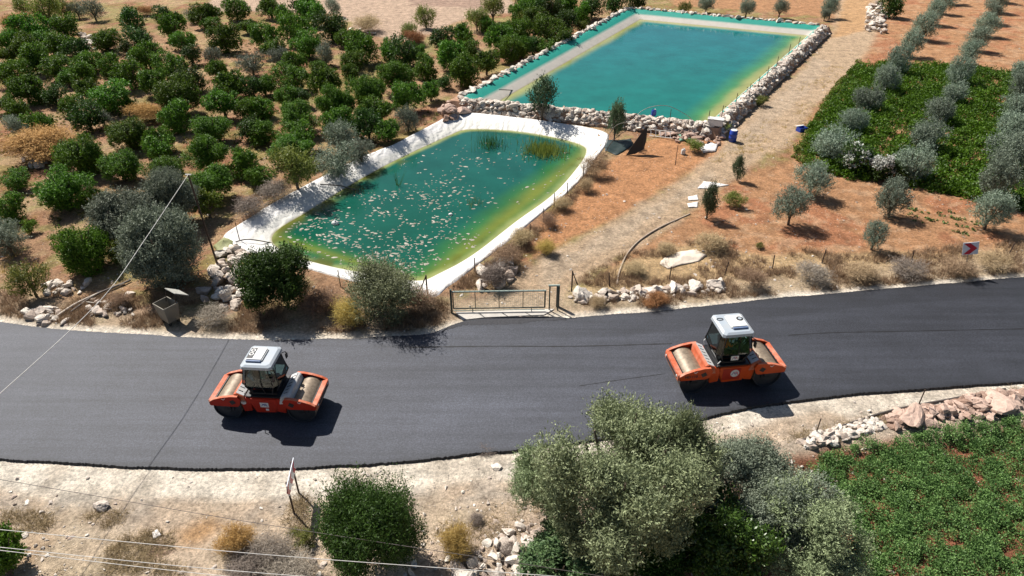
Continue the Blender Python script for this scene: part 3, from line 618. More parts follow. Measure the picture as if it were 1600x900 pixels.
# right hand olive rows
RA = [(1271,280,50),(1304,222,56),(1335,186,42),(1360,152,42),(1386,122,42),(1407,95,40),(1427,67,38),(1447,42,34),(1462,20,32),(1477,4,30),(1490,-10,28)]
RB = [(1397,311,51),(1432,253,60),(1452,208,52),(1469,170,44),(1495,143,38),(1502,112,42),(1517,82,38),(1530,60,35),(1542,38,32),(1552,20,30),(1560,3,28),(1568,-12,26)]
RC = [(1550,328,62),(1562,279,66),(1577,238,58),(1583,200,50),(1592,165,46),(1598,135,42),(1604,108,40)]
for L, lab in ((RA, 'left olive row beside the dirt track'), (RB, 'middle olive row'), (RC, 'rightmost olive row')):
    for i, (a, b, c) in enumerate(L): tree('olive_tree', a, b, c*1.12, OLV, '%s silvery olive tree from the road in the %s' % (ORD[i], lab), 'olive tree', 'olive trees in rows on the red field', hr=1.0, kz=.5)
many([(1239,320,60,'silvery olive tree standing alone left, nearest the dirt track'),(1369,367,46,'smallest silvery olive tree, just behind the roadside posts'),(1300,10,30,'olive tree behind the right corner of the upper pond'),(1220,11,28,'olive tree behind the far rim, third from the corner'),(1168,9,28,'olive tree behind the middle of the far rim'),(1105,3,28,'olive tree behind the far rim, left'),(1290,20,20,'small grey shrub at the right corner of the upper pond')], OLV, 'olive_tree', 'olive tree', 'olive trees in rows on the red field', hr=1.02, kz=.58)
many([(1395,6,44,'dark green tree beside the white stone heap at the top')], DRK, 'green_tree', 'tree', None)
many([(1340,248,50,'bush covered in white blossom at the corner of the crops, left'),(1378,262,44,'bush covered in white blossom, right of its twin')], variants(2, 'crown', M_flower, lobes=10, sprays=330, lps=5, sl=.12, L=.12, W=.11, bottom=-.5), 'blossom_bush', 'bush', 'white blossoming bushes', trunk=False)
many([(1338,250,56,'leafy dark bush behind white blossom, left of the crops'),(1377,264,46,'leafy dark bush below the first olive of the middle row'),(1400,270,40,'low dark bush under an olive at the crop edge')], DRK, 'dark_bush', 'bush', 'dark bushes at the crop edge', hr=.8)
CONE = variants(2, 'crown', leafmat('young_leaf', (.04,.07,.035), (.17,.24,.12)), lobes=16, sprays=520, lps=9, sl=.36, L=.13, W=.045, up=.8, wild=1.0, lobe_r=(.24,.42), flat_=1.2, tall=.9)
many([(847,160,54,'leafy green tree on the wall between the two ponds')], variants(1, 'crown', leafmat('ash_leaf', (.03,.07,.03), (.12,.19,.09)), lobes=16, sprays=420, lps=8, sl=.3, L=.11, W=.05, up=.6, wild=.9, lobe_r=(.2,.36)), 'leafy_tree', 'tree', None, tall=1.35)
many([(962,192,34,'narrow dark bush on the pond wall beside the black torn sheet'),(1155,263,24,'narrow young conifer beside the dirt track'),(1108,316,34,'young bluish tree between the two white sheets')], CONE, 'young_tree', 'young tree', 'narrow young trees', tall=1.75)
many([(1150,312,40,'low green weeds behind the young bluish tree'),(1188,384,16,'tiny green sapling on the red field'),(1190,158,26,'green weed on the right wall of the upper pond'),(1128,197,30,'green bush behind the blue barrel'),(1085,228,30,'yellowish weeds by the leaning post in the yard')], YGR, 'weed_clump', 'plant', 'weed clumps', hr=.6, trunk=False)
many([(432,440,122,'dense dark green bush on the lower pond bank, by the road')], variants(1, 'crown', M_dark, lobes=26, sprays=2600, lps=14, sl=.28, L=.065, W=.028, up=1.2, wild=.35, lobe_r=(.25,.4), bottom=-.9, inner=.4, skirt=.5), 'evergreen_bush', 'bush', None, hr=1.0, kz=.42, trunk=False)
many([(598,466,124,'wispy grey green bush overhanging the road, left of the gate')], variants(1, 'crown', M_oliveb, lobes=26, sprays=2300, lps=13, sl=.45, L=.075, W=.018, up=.9, wild=.9, lobe_r=(.25,.42), inner=.4, bottom=-.8), 'wispy_bush', 'bush', None, hr=.8, kz=.38, trunk=False)
BIGO = variants(2, 'crown', M_olive, lobes=34, sprays=5200, lps=14, sl=.22, L=.055, W=.018, up=.4, wild=.9, lobe_r=(.22,.36), inner=.3)
many([(250,388,138,'big olive tree beside the cable pole, its front crown'),(192,342,104,'olive tree leaning left behind the big one by the cable pole'),(262,312,98,'olive tree behind the big one, nearest the cable pole')], BIGO, 'olive_tree', 'olive tree', 'olive trees by the cable pole', hr=1.0, kz=.46)
for L, mm, nm in ((( (60,224,160,.35,'wide rusty bramble patch at the left edge of the orchard'),(228,176,64,.5,'rusty bush in the middle of the orchard'),(30,33,70,.4,'rusty bramble strip at the top left'),(645,60,50,.5,'rusty bush under the dusty field'),(365,846,76,.8,'rust coloured tangled bush at lower left'),(225,17,40,.4,'low rusty bush at the orchard top'),(1025,470,50,.5,'brown tangled bush on the roadside right of the gate')), RST, 'rusty_bush'),
 (((577,38,52,.5,'dry brown bush on the dusty field'),(470,455,60,.7,'dry bush below the dark green pond bush'),(505,470,66,.6,'dry bush at the roadside between two green bushes'),(655,470,70,.6,'dry brush right of the wispy grey bush'),(790,400,54,.7,'dry bush on the right bank of the lower pond'),(815,372,40,.7,'small dry bush on the right bank of the lower pond'),(905,258,40,.7,'dry bush at the upper right corner of the lower pond'),(930,262,46,.7,'dry bush beside the torn black sheet'),(915,290,36,.6,'dry bush on the bank by the orange yard'),(875,318,34,.6,'fourth dry bush down the right pond bank'),(857,345,34,.6,'fifth dry bush down the right pond bank'),(1345,428,56,.55,'straw coloured bush below the smallest olive tree'),(1175,436,48,.7,'dry bush with green tips right of the long boulder'),(990,420,44,.5,'dry tuft right of the curved hose'),(1110,380,54,.5,'dry weeds behind the cream sheet'),(1040,388,36,.5,'dry weeds left of the cream sheet'),(1500,422,60,.5,'dry grass bush under the chevron sign'),(1555,410,60,.5,'dry grass bush right of the chevron sign'),(185,470,50,.5,'dry brush by the white pipes at the roadside'),(935,473,34,.6,'dry bush below the flat pale boulder')), DRY, 'dry_bush'),
 (((770,430,60,.7,'grey thorny bush behind the gate'),(425,862,76,.6,'grey dead brush at the bottom left of the dark bush'),(1270,428,60,.5,'grey dry brush at the roadside, below two posts'),(1420,422,60,.5,'grey dry brush left of the chevron sign'),(335,495,60,.5,'grey brush right of the waste skip'),(455,895,80,.5,'grey dead twigs cut by the bottom edge, left of the dark bush'),(385,885,70,.5,'grey twigs at the bottom edge below the rust coloured bush'),(760,700,40,.15,'flattened twigs on the pale shoulder'),(795,860,34,.5,'grey bush among the white rubble at the bottom'),(745,812,30,.5,'small grey bush above the golden grass tuft'),(430,300,60,.5,'grey grass on the left bank of the lower pond'),(390,325,56,.5,'grey grass near the yellow sheet by the cable pole')), DRG, 'grey_bush'),
 (((852,388,38,.6,'golden round bush at the start of the orange yard'),(715,850,62,.9,'tall golden grass tuft right of the dark green bush'),(545,492,60,.7,'golden grass by the wispy grey bush'),(1205,108,30,.5,'golden weeds by the wall of the upper pond')), GLD, 'golden_bush')):
    for px, py, wp, hr, lab in L: tree(nm, px, py, wp, mm, lab, 'dry bush', 'dry bushes', hr=hr, child='twigs', trunk=False, kz=.42)
# lower foreground trees, individually modelled
def bigtree(name, x, y, w_, h, mat, label, seed, sprays, L, W, sl, kz=.54, trunk=True, lobes=40, up=.5, wild=.9, lr=(.18,.32), tall=0, inner=.3, ext=.7, skirt=0, cat='tree', group=None):
    g = Hs(x, y); root = empty(name, (x, y, g)); tag(root, label, cat, group)
    me = crown('crown', mat, seed, lobes=lobes, sprays=sprays, lps=13, sl=sl, L=L, W=W, up=up, wild=wild, lobe_r=lr, inner=inner, tall=tall, ext=ext, skirt=skirt)
    mobj('crown', me, root, (0, 0, h*kz), 0, (w_/2, w_/2, h*.48))
    if trunk: mobj('trunk', trunkmesh(seed, 7, .05, .2), root, (0, 0, 0), 1, (w_*.5, w_*.5, h*.8))
p = at(968,775,2.9); bigtree('olive_tree', p[0]+.1, p[1]+.2, 6.0, 6.3, M_oliveb, 'tallest grey green olive tree in the foreground, overlapping the road', 3, 9500, .038, .012, .19, lobes=34, up=1.0, wild=.9, lr=(.17,.27), tall=.2, ext=.78, inner=.4)
p = at(862,745,2.6); bigtree('olive_tree', p[0], p[1], 2.7, 3.6, M_oliveb, 'slim olive tree at the left side of the tallest foreground olive', 4, 2600, .06, .018, .22, lobes=14, up=.8, lr=(.25,.4))
p = at(1068,715,3.2); bigtree('olive_tree', p[0], p[1], 2.3, 4.9, M_oliveb, 'upright olive at the right shoulder of the tallest foreground olive', 5, 2600, .065, .018, .24, lobes=16, up=1.2, tall=.5)
p = at(1185,770,2.0); bigtree('olive_tree', p[0], p[1], 4.5, 4.0, M_olive, 'grey olive tree right of the tallest foreground olive', 6, 6500, .045, .014, .2, lobes=28, up=.8, lr=(.18,.3), ext=.75, inner=.4)
p = at(1262,835,1.6); bigtree('olive_tree', p[0], p[1], 4.1, 3.5, M_oliveb, 'lowest grey olive tree beside the crop field', 7, 6000, .045, .014, .2, lobes=26, up=.8, lr=(.18,.3), ext=.75, inner=.4)
p = at(1135,855,1.5); bigtree('green_tree', p[0], p[1], 3.4, 3.4, leafmat('glossy_leaf', (.025,.07,.015), (.15,.30,.05), .3, .35, .5), 'glossy bright green tree at the bottom, below the grey olives', 8, 2600, .065, .03, .24, lobes=24, up=1.2, ext=.75)
p = at(1040,880,1.0); bigtree('green_shrub', p[0], p[1], 2.4, 2.2, M_dark, 'dark shrub in the shade under the tallest foreground olive', 14, 1300, .08, .03, .22, lobes=16)
p = at(875,880,.9); bigtree('green_shrub', p[0], p[1], 3.0, 2.0, leafmat('shrub_leaf', (.03,.08,.03), (.19,.28,.11)), 'grey green leafy shrub at the bottom left of the tall olive', 9, 1500, .075, .035, .2, lobes=18)
p = at(965,890,.7); bigtree('green_shrub', p[0], p[1], 1.6, 1.3, M_bright, 'small bright green shrub at the bottom under the tall olive', 10, 520, .11, .05, .2, lobes=12)
p = at(590,848,1.5); bigtree('evergreen_bush', p[0], p[1], 3.7, 3.6, M_dark, 'big dense dark green bush in the foreground, right of the red and white board', 11, 7500, .055, .016, .6, kz=.42, trunk=False, lobes=36, up=2.4, wild=.35, lr=(.2,.34), inner=.3, ext=.62, skirt=.8)
p = at(10,870,1.0); bigtree('green_shrub', p[0]-.2, p[1], 1.9, 2.3, M_citrus, 'bright green leafy shrub cut by the bottom left corner', 12, 900, .11, .06, .2, kz=.4, lobes=14)
p = at(470,840,.4); bigtree('green_shrub', p[0], p[1], 1.1, .7, M_ygr, 'faint pale weed left of the big dark foreground bush', 13, 300, .12, .03, .3, kz=.4, trunk=False, lobes=8)

# crops
def crops(name, pts, n, mat, label, r=(.25,.45), leaves=90, L=.13, seed=1, rows=None, z=0, gap=.0):
    P = poly(pts, z); rng = np.random.RandomState(seed); x0, y0 = P.min(0); x1, y1 = P.max(0); C = []
    while len(C) < n:
        q = np.array([x0+(x1-x0)*rng.rand(), y0+(y1-y0)*rng.rand()])
        if rows:
            a, sp_ = rows; nv = np.array([-math.sin(a), math.cos(a)]); t = q@nv; q = q+nv*((round(t/sp_)*sp_-t)*.55)
        if sdf(q[0], q[1], P) < 0 and fbm(q[0], q[1], 1.6, 50) > gap: C.append(q)
    C = np.array(C); Z = H(C[:, 0], C[:, 1]); rr = r[0]+(r[1]-r[0])*rng.rand(n)
    d = unit(rng.normal(size=(n*leaves, 3))); d[:, 2] = np.abs(d[:, 2]); k = np.repeat(np.arange(n), leaves)
    Q = np.stack([C[k, 0], C[k, 1], Z[k]], 1)+d*rr[k][:, None]*(.55+.5*rng.rand(n*leaves, 1))*np.array([1, 1, 1.35])
    D = unit(d+rng.normal(size=d.shape)*.9); V, F = leaf_quads(Q, D, rng, L, L*.6, .8)
    tt = np.repeat(rng.rand(n), leaves)*.4+rng.rand(n*leaves)*.6
    tag(mobj(name, npmesh(name, V, F, mat, tint=np.repeat(tt, 4))), label, 'crop', kind='stuff')
crops('crop_field', [(1262,262),(1258,215),(1300,150),(1335,108),(1390,98),(1470,105),(1610,118),(1660,200),(1640,345),(1560,325),(1490,308),(1425,296),(1400,282),(1330,282)], 2600, M_crop, 'dense bright green crop growing between the olive rows', (.25,.62), 75, .17, 1, gap=.22)
crops('crop_field', [(1262,715),(1320,698),(1420,682),(1500,668),(1600,657),(1720,645),(1760,960),(1320,960),(1345,860),(1300,760)], 900, M_crop2, 'low green vegetable plants on red soil in the lower right field', (.16,.46), 200, .07, 2, gap=.20)
crops('seedling_rows', [(1410,318),(1500,335),(1540,355),(1520,372),(1420,345)], 70, M_crop2, 'faint seedling rows between the olive trees', (.06,.14), 12, .12, 3, rows=(R(-35), 1.0))
crops('ground_weeds', [(1235,245),(1262,200),(1300,140),(1340,95),(1350,100),(1310,150),(1275,215),(1260,262)], 260, M_ygr, 'yellow green weeds along the edge of the crops', (.12,.3), 30, .16, 4)
crops('ground_weeds', [(0,60),(400,60),(640,60),(700,190),(560,240),(350,340),(240,420),(0,300)], 1700, M_ygr, 'thin weeds growing between the orchard trees', (.06,.22), 16, .13, 5, gap=.55)
# dry grass
def grass(name, regions, mat, label, seed, hgt=(.15,.4), blades=16):
    rng = np.random.RandomState(seed); B = []
    for pts, n, gap in regions:
        P = np.array(pts, dtype=float); x0, y0 = P.min(0); x1, y1 = P.max(0); c = 0
        while c < n:
            a, b = x0+(x1-x0)*rng.rand(), y0+(y1-y0)*rng.rand()
            if sdf(a, b, P) < 0:
                q = at(a, b)
                if fbm(q[0], q[1], 1.8, 60) > gap: B.append(q); c += 1
                else: c += .25
    B = np.array(B); B = B[(sdf(B[:, 0], B[:, 1], ROADP) > .25)&(sdf(B[:, 0], B[:, 1], O1) > .1)]
    n = len(B); Z = H(B[:, 0], B[:, 1]); k = np.repeat(np.arange(n), blades); h = (hgt[0]+(hgt[1]-hgt[0])*rng.rand(n))
    base = np.stack([B[k, 0], B[k, 1], Z[k]-.02], 1)+np.concatenate([rng.normal(size=(n*blades, 2))*.09, np.zeros((n*blades, 1))], 1)
    tip = base+np.concatenate([rng.normal(size=(n*blades, 2))*.13, (h[k]*(.5+.7*rng.rand(n*blades)))[:, None]], 1)
    s = unit(np.concatenate([rng.normal(size=(n*blades, 2)), np.zeros((n*blades, 1))], 1))*.012
    V = np.stack([base-s, base+s, tip], 1).reshape(-1, 3); F = np.arange(3*n*blades).reshape(-1, 3)
    tag(mobj(name, npmesh(name, V, F, mat, tint=np.repeat(rng.rand(n*blades), 3))), label, 'grass', kind='stuff')
grass('dry_grass', [([(0,440),(130,460),(330,470),(460,470),(700,470),(700,505),(640,515),(400,522),(120,508),(0,492)], 1500, .44), ([(380,330),(560,238),(700,180),(690,170),(540,225),(360,330)], 500, .3), ([(875,480),(1100,445),(1300,405),(1600,375),(1600,425),(1200,462),(960,486)], 1500, .42),
 ([(890,445),(960,400),(1100,370),(1330,400),(1300,430),(1000,448)], 900, .5), ([(700,455),(780,400),(870,325),(940,240),(960,250),(900,310),(830,380),(790,440)], 600, .4)], M_dry, 'dry straw coloured grass on the verges and banks', 1)
grass('dry_grass', [([(0,800),(350,800),(480,770),(500,900),(0,900)], 1500, .5), ([(660,800),(860,780),(800,860),(700,880)], 160, .5), ([(1160,690),(1300,665),(1450,635),(1600,605),(1600,610),(1300,690)], 350, .45)], leafmat('pale_dry_grass', (.24,.19,.10), (.58,.46,.27), .3, .8, .1), 'short pale dry grass below the road', 2, (.05,.2), 12)
grass('dry_grass', [([(0,240),(380,40),(560,50),(700,180),(600,230),(340,340),(260,430),(0,430)], 2200, .5), ([(1100,260),(1290,100),(1340,110),(1250,240),(1160,270)], 300, .5)], M_gold, 'yellow dry grass between the orchard trees', 3, (.1,.3), 10)

# ------------------------------------------------------------------ objects on the ponds
def floaters():
    rng = np.random.RandomState(4); V = []; F = []; T = []; P = W1p
    cl = [(480,352),(530,340),(590,365),(640,345),(680,320),(650,300),(600,330),(700,360),(610,390),(560,385),(640,385),(690,345),(520,370),(500,375),(660,400),(600,405),(580,310),(720,300),(740,250),(690,285),(640,420),(560,400),(460,360),(670,375),(730,375)]
    i = 0
    while i < 1150:
        c = cl[rng.randint(len(cl))]
        if rng.rand() < .62: a, b = c[0]+rng.normal()*19, c[1]+rng.normal()*6
        elif rng.rand() < .6: a, b = 450+rng.rand()*330, 300+rng.rand()*130
        else: a, b = 620+rng.rand()*270, 215+rng.rand()*110
        x, y = at(a, b, ZW1)
        if sdf(x, y, P) > -.35: continue
        s = .028+.075*rng.rand()**2.4; n = 7; k0 = len(V); V.append((x, y, ZW1+.022)); st = 1+1.3*rng.rand(); an = rng.normal()*.6
        for k in range(n):
            r = s*(.6+.6*rng.rand()); u, v = r*st*math.cos(6.28*k/n), r*math.sin(6.28*k/n)
            V.append((x+u*math.cos(an)-v*math.sin(an), y+u*math.sin(an)+v*math.cos(an), ZW1+.006))
        for k in range(n): F.append((k0, k0+1+k, k0+1+(k+1) % n))
        T += [rng.rand()]*(n+1); i += 1
    tag(mobj('floating_scum', npmesh('floating_scum', V, F, leafmat('scum', (.26,.25,.18), (.58,.54,.44), .05), tint=T)), 'pale leaf flakes floating on the lower pond', 'floating leaves', kind='stuff')
floaters()
def reeds(px, py, r, n, h, mat, label, seed, w_=.02):
    rng = np.random.RandomState(seed); x, y = at(px, py, ZW1); root = (x, y, ZW1)
    b = rng.normal(size=(n, 2))*r*.5; base = np.concatenate([b, np.full((n, 1), -.2)], 1); tip = base+np.concatenate([rng.normal(size=(n, 2))*h*.22, (h*(.4+.7*rng.rand(n)))[:, None]+.2], 1)
    s = unit(np.concatenate([rng.normal(size=(n, 2)), np.zeros((n, 1))], 1))*w_
    V = np.stack([base-s, base+s, tip], 1).reshape(-1, 3)
    o = mobj('reed_clump', npmesh('reed_clump', V, np.arange(3*n).reshape(-1, 3), mat, tint=np.repeat(rng.rand(n), 3)), loc=root); tag(o, label, 'reeds', 'reed clumps in the lower pond')
reeds(765,228,1.1,170,1.3,M_dark,'tall dark reeds near the far end of the lower pond',1)
reeds(850,236,1.6,900,.7,M_ygr,'thick yellow green reed clump at the far right of the lower pond',2,.035)
reeds(742,318,.7,70,.4,M_ygr,'low water weeds in the middle right of the lower pond',3)
reeds(622,290,.2,12,1.4,M_dark,'few thin reeds in the middle of the lower pond',4)
reeds(560,300,.9,60,.3,M_ygr,'low algae tuft at the left shore of the lower pond',5)
def sphere_bm(c, r, s=(1,1,1)):
    bm = bmesh.new(); bmesh.ops.create_uvsphere(bm, u_segments=16, v_segments=10, radius=r, matrix=Matrix.Translation(c) @ Matrix.Diagonal((*s, 1))); return bm
M_white = flat('white_plastic', (.75, .74, .70), .4, .1)
M_blue = flat('blue_plastic', (.02, .06, .38), .4, .2)
M_steel = flat('grey_steel', (.30, .29, .26), .5, .3, 4, .4, dirt=((.2,.13,.08), .6))
M_black = flat('black_sheet', (.02, .022, .022), .6)
def setat(o, g, rz=0): o.location = g; o.rotation_euler = (0, 0, rz); return o
# float in pond 1
bm = bmesh.new(); bmesh.ops.create_uvsphere(bm, u_segments=16, v_segments=10, radius=.2, matrix=Matrix.Translation((0,0,.06)) @ Matrix.Diagonal((1.2,.9,.8,1))); cyl(bm, (0,0,.15), (0,0,.27), .06)
o = bobj('float', bm, M_white, smooth=True); setat(o, A3(524,350,ZW1)); tag(o, 'white plastic float on the lower pond, left part', 'float')
bm = bmesh.new(); bmesh.ops.create_uvsphere(bm, u_segments=12, v_segments=8, radius=.12, matrix=Matrix.Translation((0,0,.04)) @ Matrix.Diagonal((1.2,.9,.8,1)))
o = bobj('float', bm, M_white, smooth=True); setat(o, A3(704,336,ZW1)); tag(o, 'small white bottle floating right of the middle of the lower pond', 'float')
# blue canister on upper pond
def canister(g, label, s=1, mat=M_blue, rz=.3, name='canister'):
    root = empty(name, g, rz); tag(root, label, 'canister')
    bm = bmesh.new(); box(bm, (0,0,.22*s), (.34*s,.26*s,.44*s)); bobj('body', bm, mat, root, bevel=.05*s)
    bm = bmesh.new(); cyl(bm, (.08*s,0,.43*s), (.08*s,0,.50*s), .05*s); bobj('cap', bm, M_white, root)
    bm = bmesh.new(); tube(bm, [(-.12*s,0,.43*s),(-.12*s,0,.52*s),(.0,0,.52*s),(.0,0,.43*s)], .018*s); bobj('handle', bm, mat, root)
canister(A3(1021,181,Z2+.1), 'small blue canister with white cap on the rim of the upper pond', 1.1)
canister(G3(1067,241), 'white jug standing on the orange yard', .9, M_white)
def barrel(g):
    root = empty('barrel', g); tag(root, 'blue plastic barrel standing at the corner of the upper pond wall', 'barrel')
    bm = bmesh.new(); pr = [(.24,0),(.29,.03),(.3,.3),(.315,.32),(.3,.34),(.3,.6),(.315,.62),(.3,.64),(.29,.88),(.25,.92)]; rings = [[bm.verts.new((r*math.cos(6.283*k/24), r*math.sin(6.283*k/24), z)) for k in range(24)] for r, z in pr]
    for a, b in zip(rings, rings[1:]):
        for k in range(24): bm.faces.new((a[k], a[(k+1)%24], b[(k+1)%24], b[k]))
    bm.faces.new(rings[0][::-1]); bobj('body', bm, M_blue, root, smooth=True)
    bm = bmesh.new(); cyl(bm, (0,0,.90), (0,0,.93), .245, seg=24); bobj('lid', bm, M_white, root)
barrel(G3(1144,221))
def crate(g):
    root = empty('crate', g, .35); tag(root, 'open blue and white crate on the track edge beside the crops', 'crate')
    bm = bmesh.new(); 
    for s in (-1,1): box(bm, (0,s*.24,.17), (.7,.03,.34)); box(bm, (s*.335,0,.17), (.03,.45,.34))
    box(bm, (0,0,.02), (.64,.45,.03)); bobj('body', bm, M_blue, root)
    bm = bmesh.new(); box(bm, (.0,.30,.36), (.74,.16,.04)); bobj('lid', bm, M_white, root)
crate(G3(1252,205))
def trough(g):
    root = empty('water_trough', g, R(-20)); tag(root, 'white box shaped trough lying on the upper pond wall', 'trough')
    bm = bmesh.new(); box(bm, (0,0,.28), (1.15,.55,.5)); bobj('body', bm, M_white, root, bevel=.04)
    bm = bmesh.new(); box(bm, (0,0,.555), (1.22,.62,.05)); bobj('lid', bm, M_white, root, bevel=.015)
trough(A3(1117,196,Z2-.05))
def ladder(a, b, label):
    bm = bmesh.new(); a, b = Vector(a), Vector(b); d = (b-a); s = Vector((0, 0, 1)).cross(d).normalized()*.0+Vector((0,.25,.42))
    root = empty('ladder', a); tag(root, label, 'ladder')
    for k in (0, 1): bm = bmesh.new(); cyl(bm, s*k, d+s*k, .03, seg=8); bobj('rail', bm, M_white, root)
    for k in range(5): t = .08+k*.21; bm = bmesh.new(); cyl(bm, d*t, d*t+s, .022, seg=6); bobj('rung', bm, M_white, root)
ladder(G3(1014,214,.12), G3(1050,219,.15), 'short white ladder lying against the pond wall')
def sheet(name, pts, z, mat, label, cat, seed, amp=.08, n=18):
    P = poly(pts, 0); rng = np.random.RandomState(seed); c = P.mean(0); V = []; N = len(P)*6
    ring = [P[i]+(P[(i+1)%len(P)]-P[i])*k/6 for i in range(len(P)) for k in range(6)]
    g = Hs(*c)
    for j in range(9):
        t = j/8
        for i, q in enumerate(ring): p_ = c+(q-c)*t*(1+.08*(rng.rand()-.5)); V.append((p_[0], p_[1], Hs(*p_)+.03+z*(1-t)+amp*(fbm(p_[0], p_[1], .5, seed)-.3)*(1 if j < 8 else .3)))
    F = [(j*N+i, j*N+(i+1)%N, (j+1)*N+(i+1)%N, (j+1)*N+i) for j in range(8) for i in range(N)]
    V = np.array(V); me = npmesh(name, V-np.array([c[0], c[1], 0]), F, mat, smooth=True); o = mobj(name, me, loc=(c[0], c[1], 0)); tag(o, label, cat)
    md = o.modifiers.new('t', 'SOLIDIFY'); md.thickness = .01; return o
M_cream = flat('cream_cloth', (.72,.62,.50), .8, .15, 3, bump=.02)
M_whites = flat('white_cloth', (.78,.74,.70), .7, .12, 3, bump=.02)
sheet('tarpaulin', [(1030,412),(1038,402),(1065,392),(1085,390),(1106,398),(1092,408),(1062,415),(1045,420)], .12, M_cream, 'crumpled cream sheet lying on the dry verge', 'sheet', 1, .22)
sheet('tarpaulin', [(1089,294),(1100,283),(1118,285),(1141,289),(1110,293)], .1, M_whites, 'white sheet stretched toward the young conifer', 'sheet', 2)
sheet('tarpaulin', [(1075,306),(1090,303),(1092,312),(1076,312)], .08, M_whites, 'small white sheet left of the young bluish tree, upper', 'sheet', 3)
sheet('tarpaulin', [(1074,317),(1091,315),(1090,323),(1076,323)], .08, M_whites, 'small white sheet left of the young bluish tree, lower', 'sheet', 4)
sheet('tarpaulin', [(238,833),(246,827),(253,836),(246,840),(240,843)], .05, M_whites, 'scrap of white plastic on the pale ground at lower left', 'sheet', 5)
sheet('tarpaulin', [(334,385),(352,374),(368,382),(362,396),(340,398)], .3, flat('olive_tarp', (.26,.27,.12), .7), 'crumpled olive green sheet at the foot of the cable pole', 'sheet', 6, .3)
sheet('tarpaulin', [(1093,232),(1108,222),(1122,228),(1118,238),(1098,240)], .15, M_whites, 'white rags on the rubble left of the blue barrel', 'sheet', 7, .3)
sheet('tarpaulin', [(1058,212),(1080,210),(1082,220),(1062,223)], .15, flat('green_net', (.16,.33,.24), .8, .4), 'green netting heap on the rubble below the upper pond', 'netting', 8, .3)
sheet('tarpaulin', [(945,222),(985,218),(990,228),(965,243),(945,238)], .1, flat('dark_tarp', (.012,.03,.03), .6), 'dark groundsheet beneath the torn black screen', 'sheet', 9, .1)
def screen():
    root = empty('torn_screen', G3(978,243)); tag(root, 'torn black shade screen hanging from a bent frame in the orange yard', 'screen')
    bm = bmesh.new(); V = [(0,0,.0),(.45,.2,.75),(1.05,.5,1.55),(1.55,.9,2.1),(1.5,.6,.9),(1.35,.4,.35),(.7,.1,.1)]
    vs = [bm.verts.new(v) for v in V]
    for f in ((0,1,6),(1,2,5),(1,5,6),(2,3,4),(2,4,5)): bm.faces.new([vs[i] for i in f])
    o = bobj('cloth', bm, M_black, root); o.modifiers.new('t', 'SOLIDIFY').thickness = .02
    bm = bmesh.new(); tube(bm, catmull([(-1.5,.4,0),(-1.1,.3,.9),(-.2,.4,1.7),(1.6,.95,2.1)], 6), .025); bobj('frame', bm, M_post, root)
    bm = bmesh.new(); tube(bm, catmull([(-1.5,1.2,0),(-1.2,1.3,1.1),(-.4,1.3,2.0),(1.6,.95,2.1)], 6), .02); bobj('frame', bm, M_steel, root)
screen()
def tubeobj(name, pts, r, mat, label, cat, group=None, n=8, seg=6):
    P = catmull(pts, n); c = P[0].copy(); bm = bmesh.new(); tube(bm, [p-c for p in P], r, seg); o = bobj(name, bm, mat, smooth=True, loc=c); return tag(o, label, cat, group)
tubeobj('hoop', [A3(978,200,Z2-.1), A3(1005,172,Z2+1), A3(1040,165,Z2+1.4), A3(1070,178,Z2+.8), A3(1082,188,Z2)], .02, M_steel, 'bent metal hoop standing over the near rim of the upper pond', 'hoop')
tubeobj('hose', [G3(964,445,.05), G3(968,425,.05), G3(980,398,.06), G3(1000,376,.05), G3(1030,357,.06), G3(1060,343,.04), G3(1078,335,.04)], .05, flat('faded_hose', (.42,.34,.26), .7), 'faded hose curving across the dry ground beside the track', 'hose')
tubeobj('hose', [A3(500,288,Z1+.05), A3(530,290,Z1-.1), A3(545,294,-.2), A3(556,297,ZW1)], .04, M_wired, 'black hose running into the lower pond over the left liner', 'hose')
tubeobj('hose', [A3(368,378,Z1+.04), A3(385,374,Z1), A3(405,376,Z1-.2), A3(425,380,ZW1), A3(440,384,ZW1-.1)], .035, M_wired, 'dark hose crossing the lower left corner of the white liner', 'hose')
tubeobj('pipe', [G3(80,503,.06), G3(120,478,.12), G3(170,455,.1), G3(195,445,.08)], .07, flat('pale_pipe', (.55,.48,.40), .7), 'pale pipe lying at the left roadside', 'pipe', 'roadside pipes')
tubeobj('pipe', [G3(110,490,.06), G3(150,465,.15), G3(190,447,.12), G3(205,440,.1)], .05, M_wired, 'dark pipe lying beside the pale pipe at the left roadside', 'pipe', 'roadside pipes')
tubeobj('pipe', [G3(130,474,.1), G3(155,477,.1)], .05, M_steel, 'short grey pipe across the two roadside pipes', 'pipe', 'roadside pipes')
tubeobj('hose', [G3(1250,690,.05), G3(1330,662,.06), G3(1400,641,.06), G3(1480,626,.06), G3(1570,609,.05)], .05, M_wired, 'dark irrigation hose along the shoulder above the stone bank', 'hose')
tubeobj('pole', [A3(775,112,Z2+.3), A3(800,122,.3), A3(815,128,-.3)], .04, M_wired, 'thin dark pole leaning over the left liner of the upper pond', 'pole')
tubeobj('pole', [A3(780,140,Z2), A3(800,141,.2), A3(816,143,-.3)], .04, M_wired, 'low dark pole reaching into the upper pond near its left corner', 'pole')
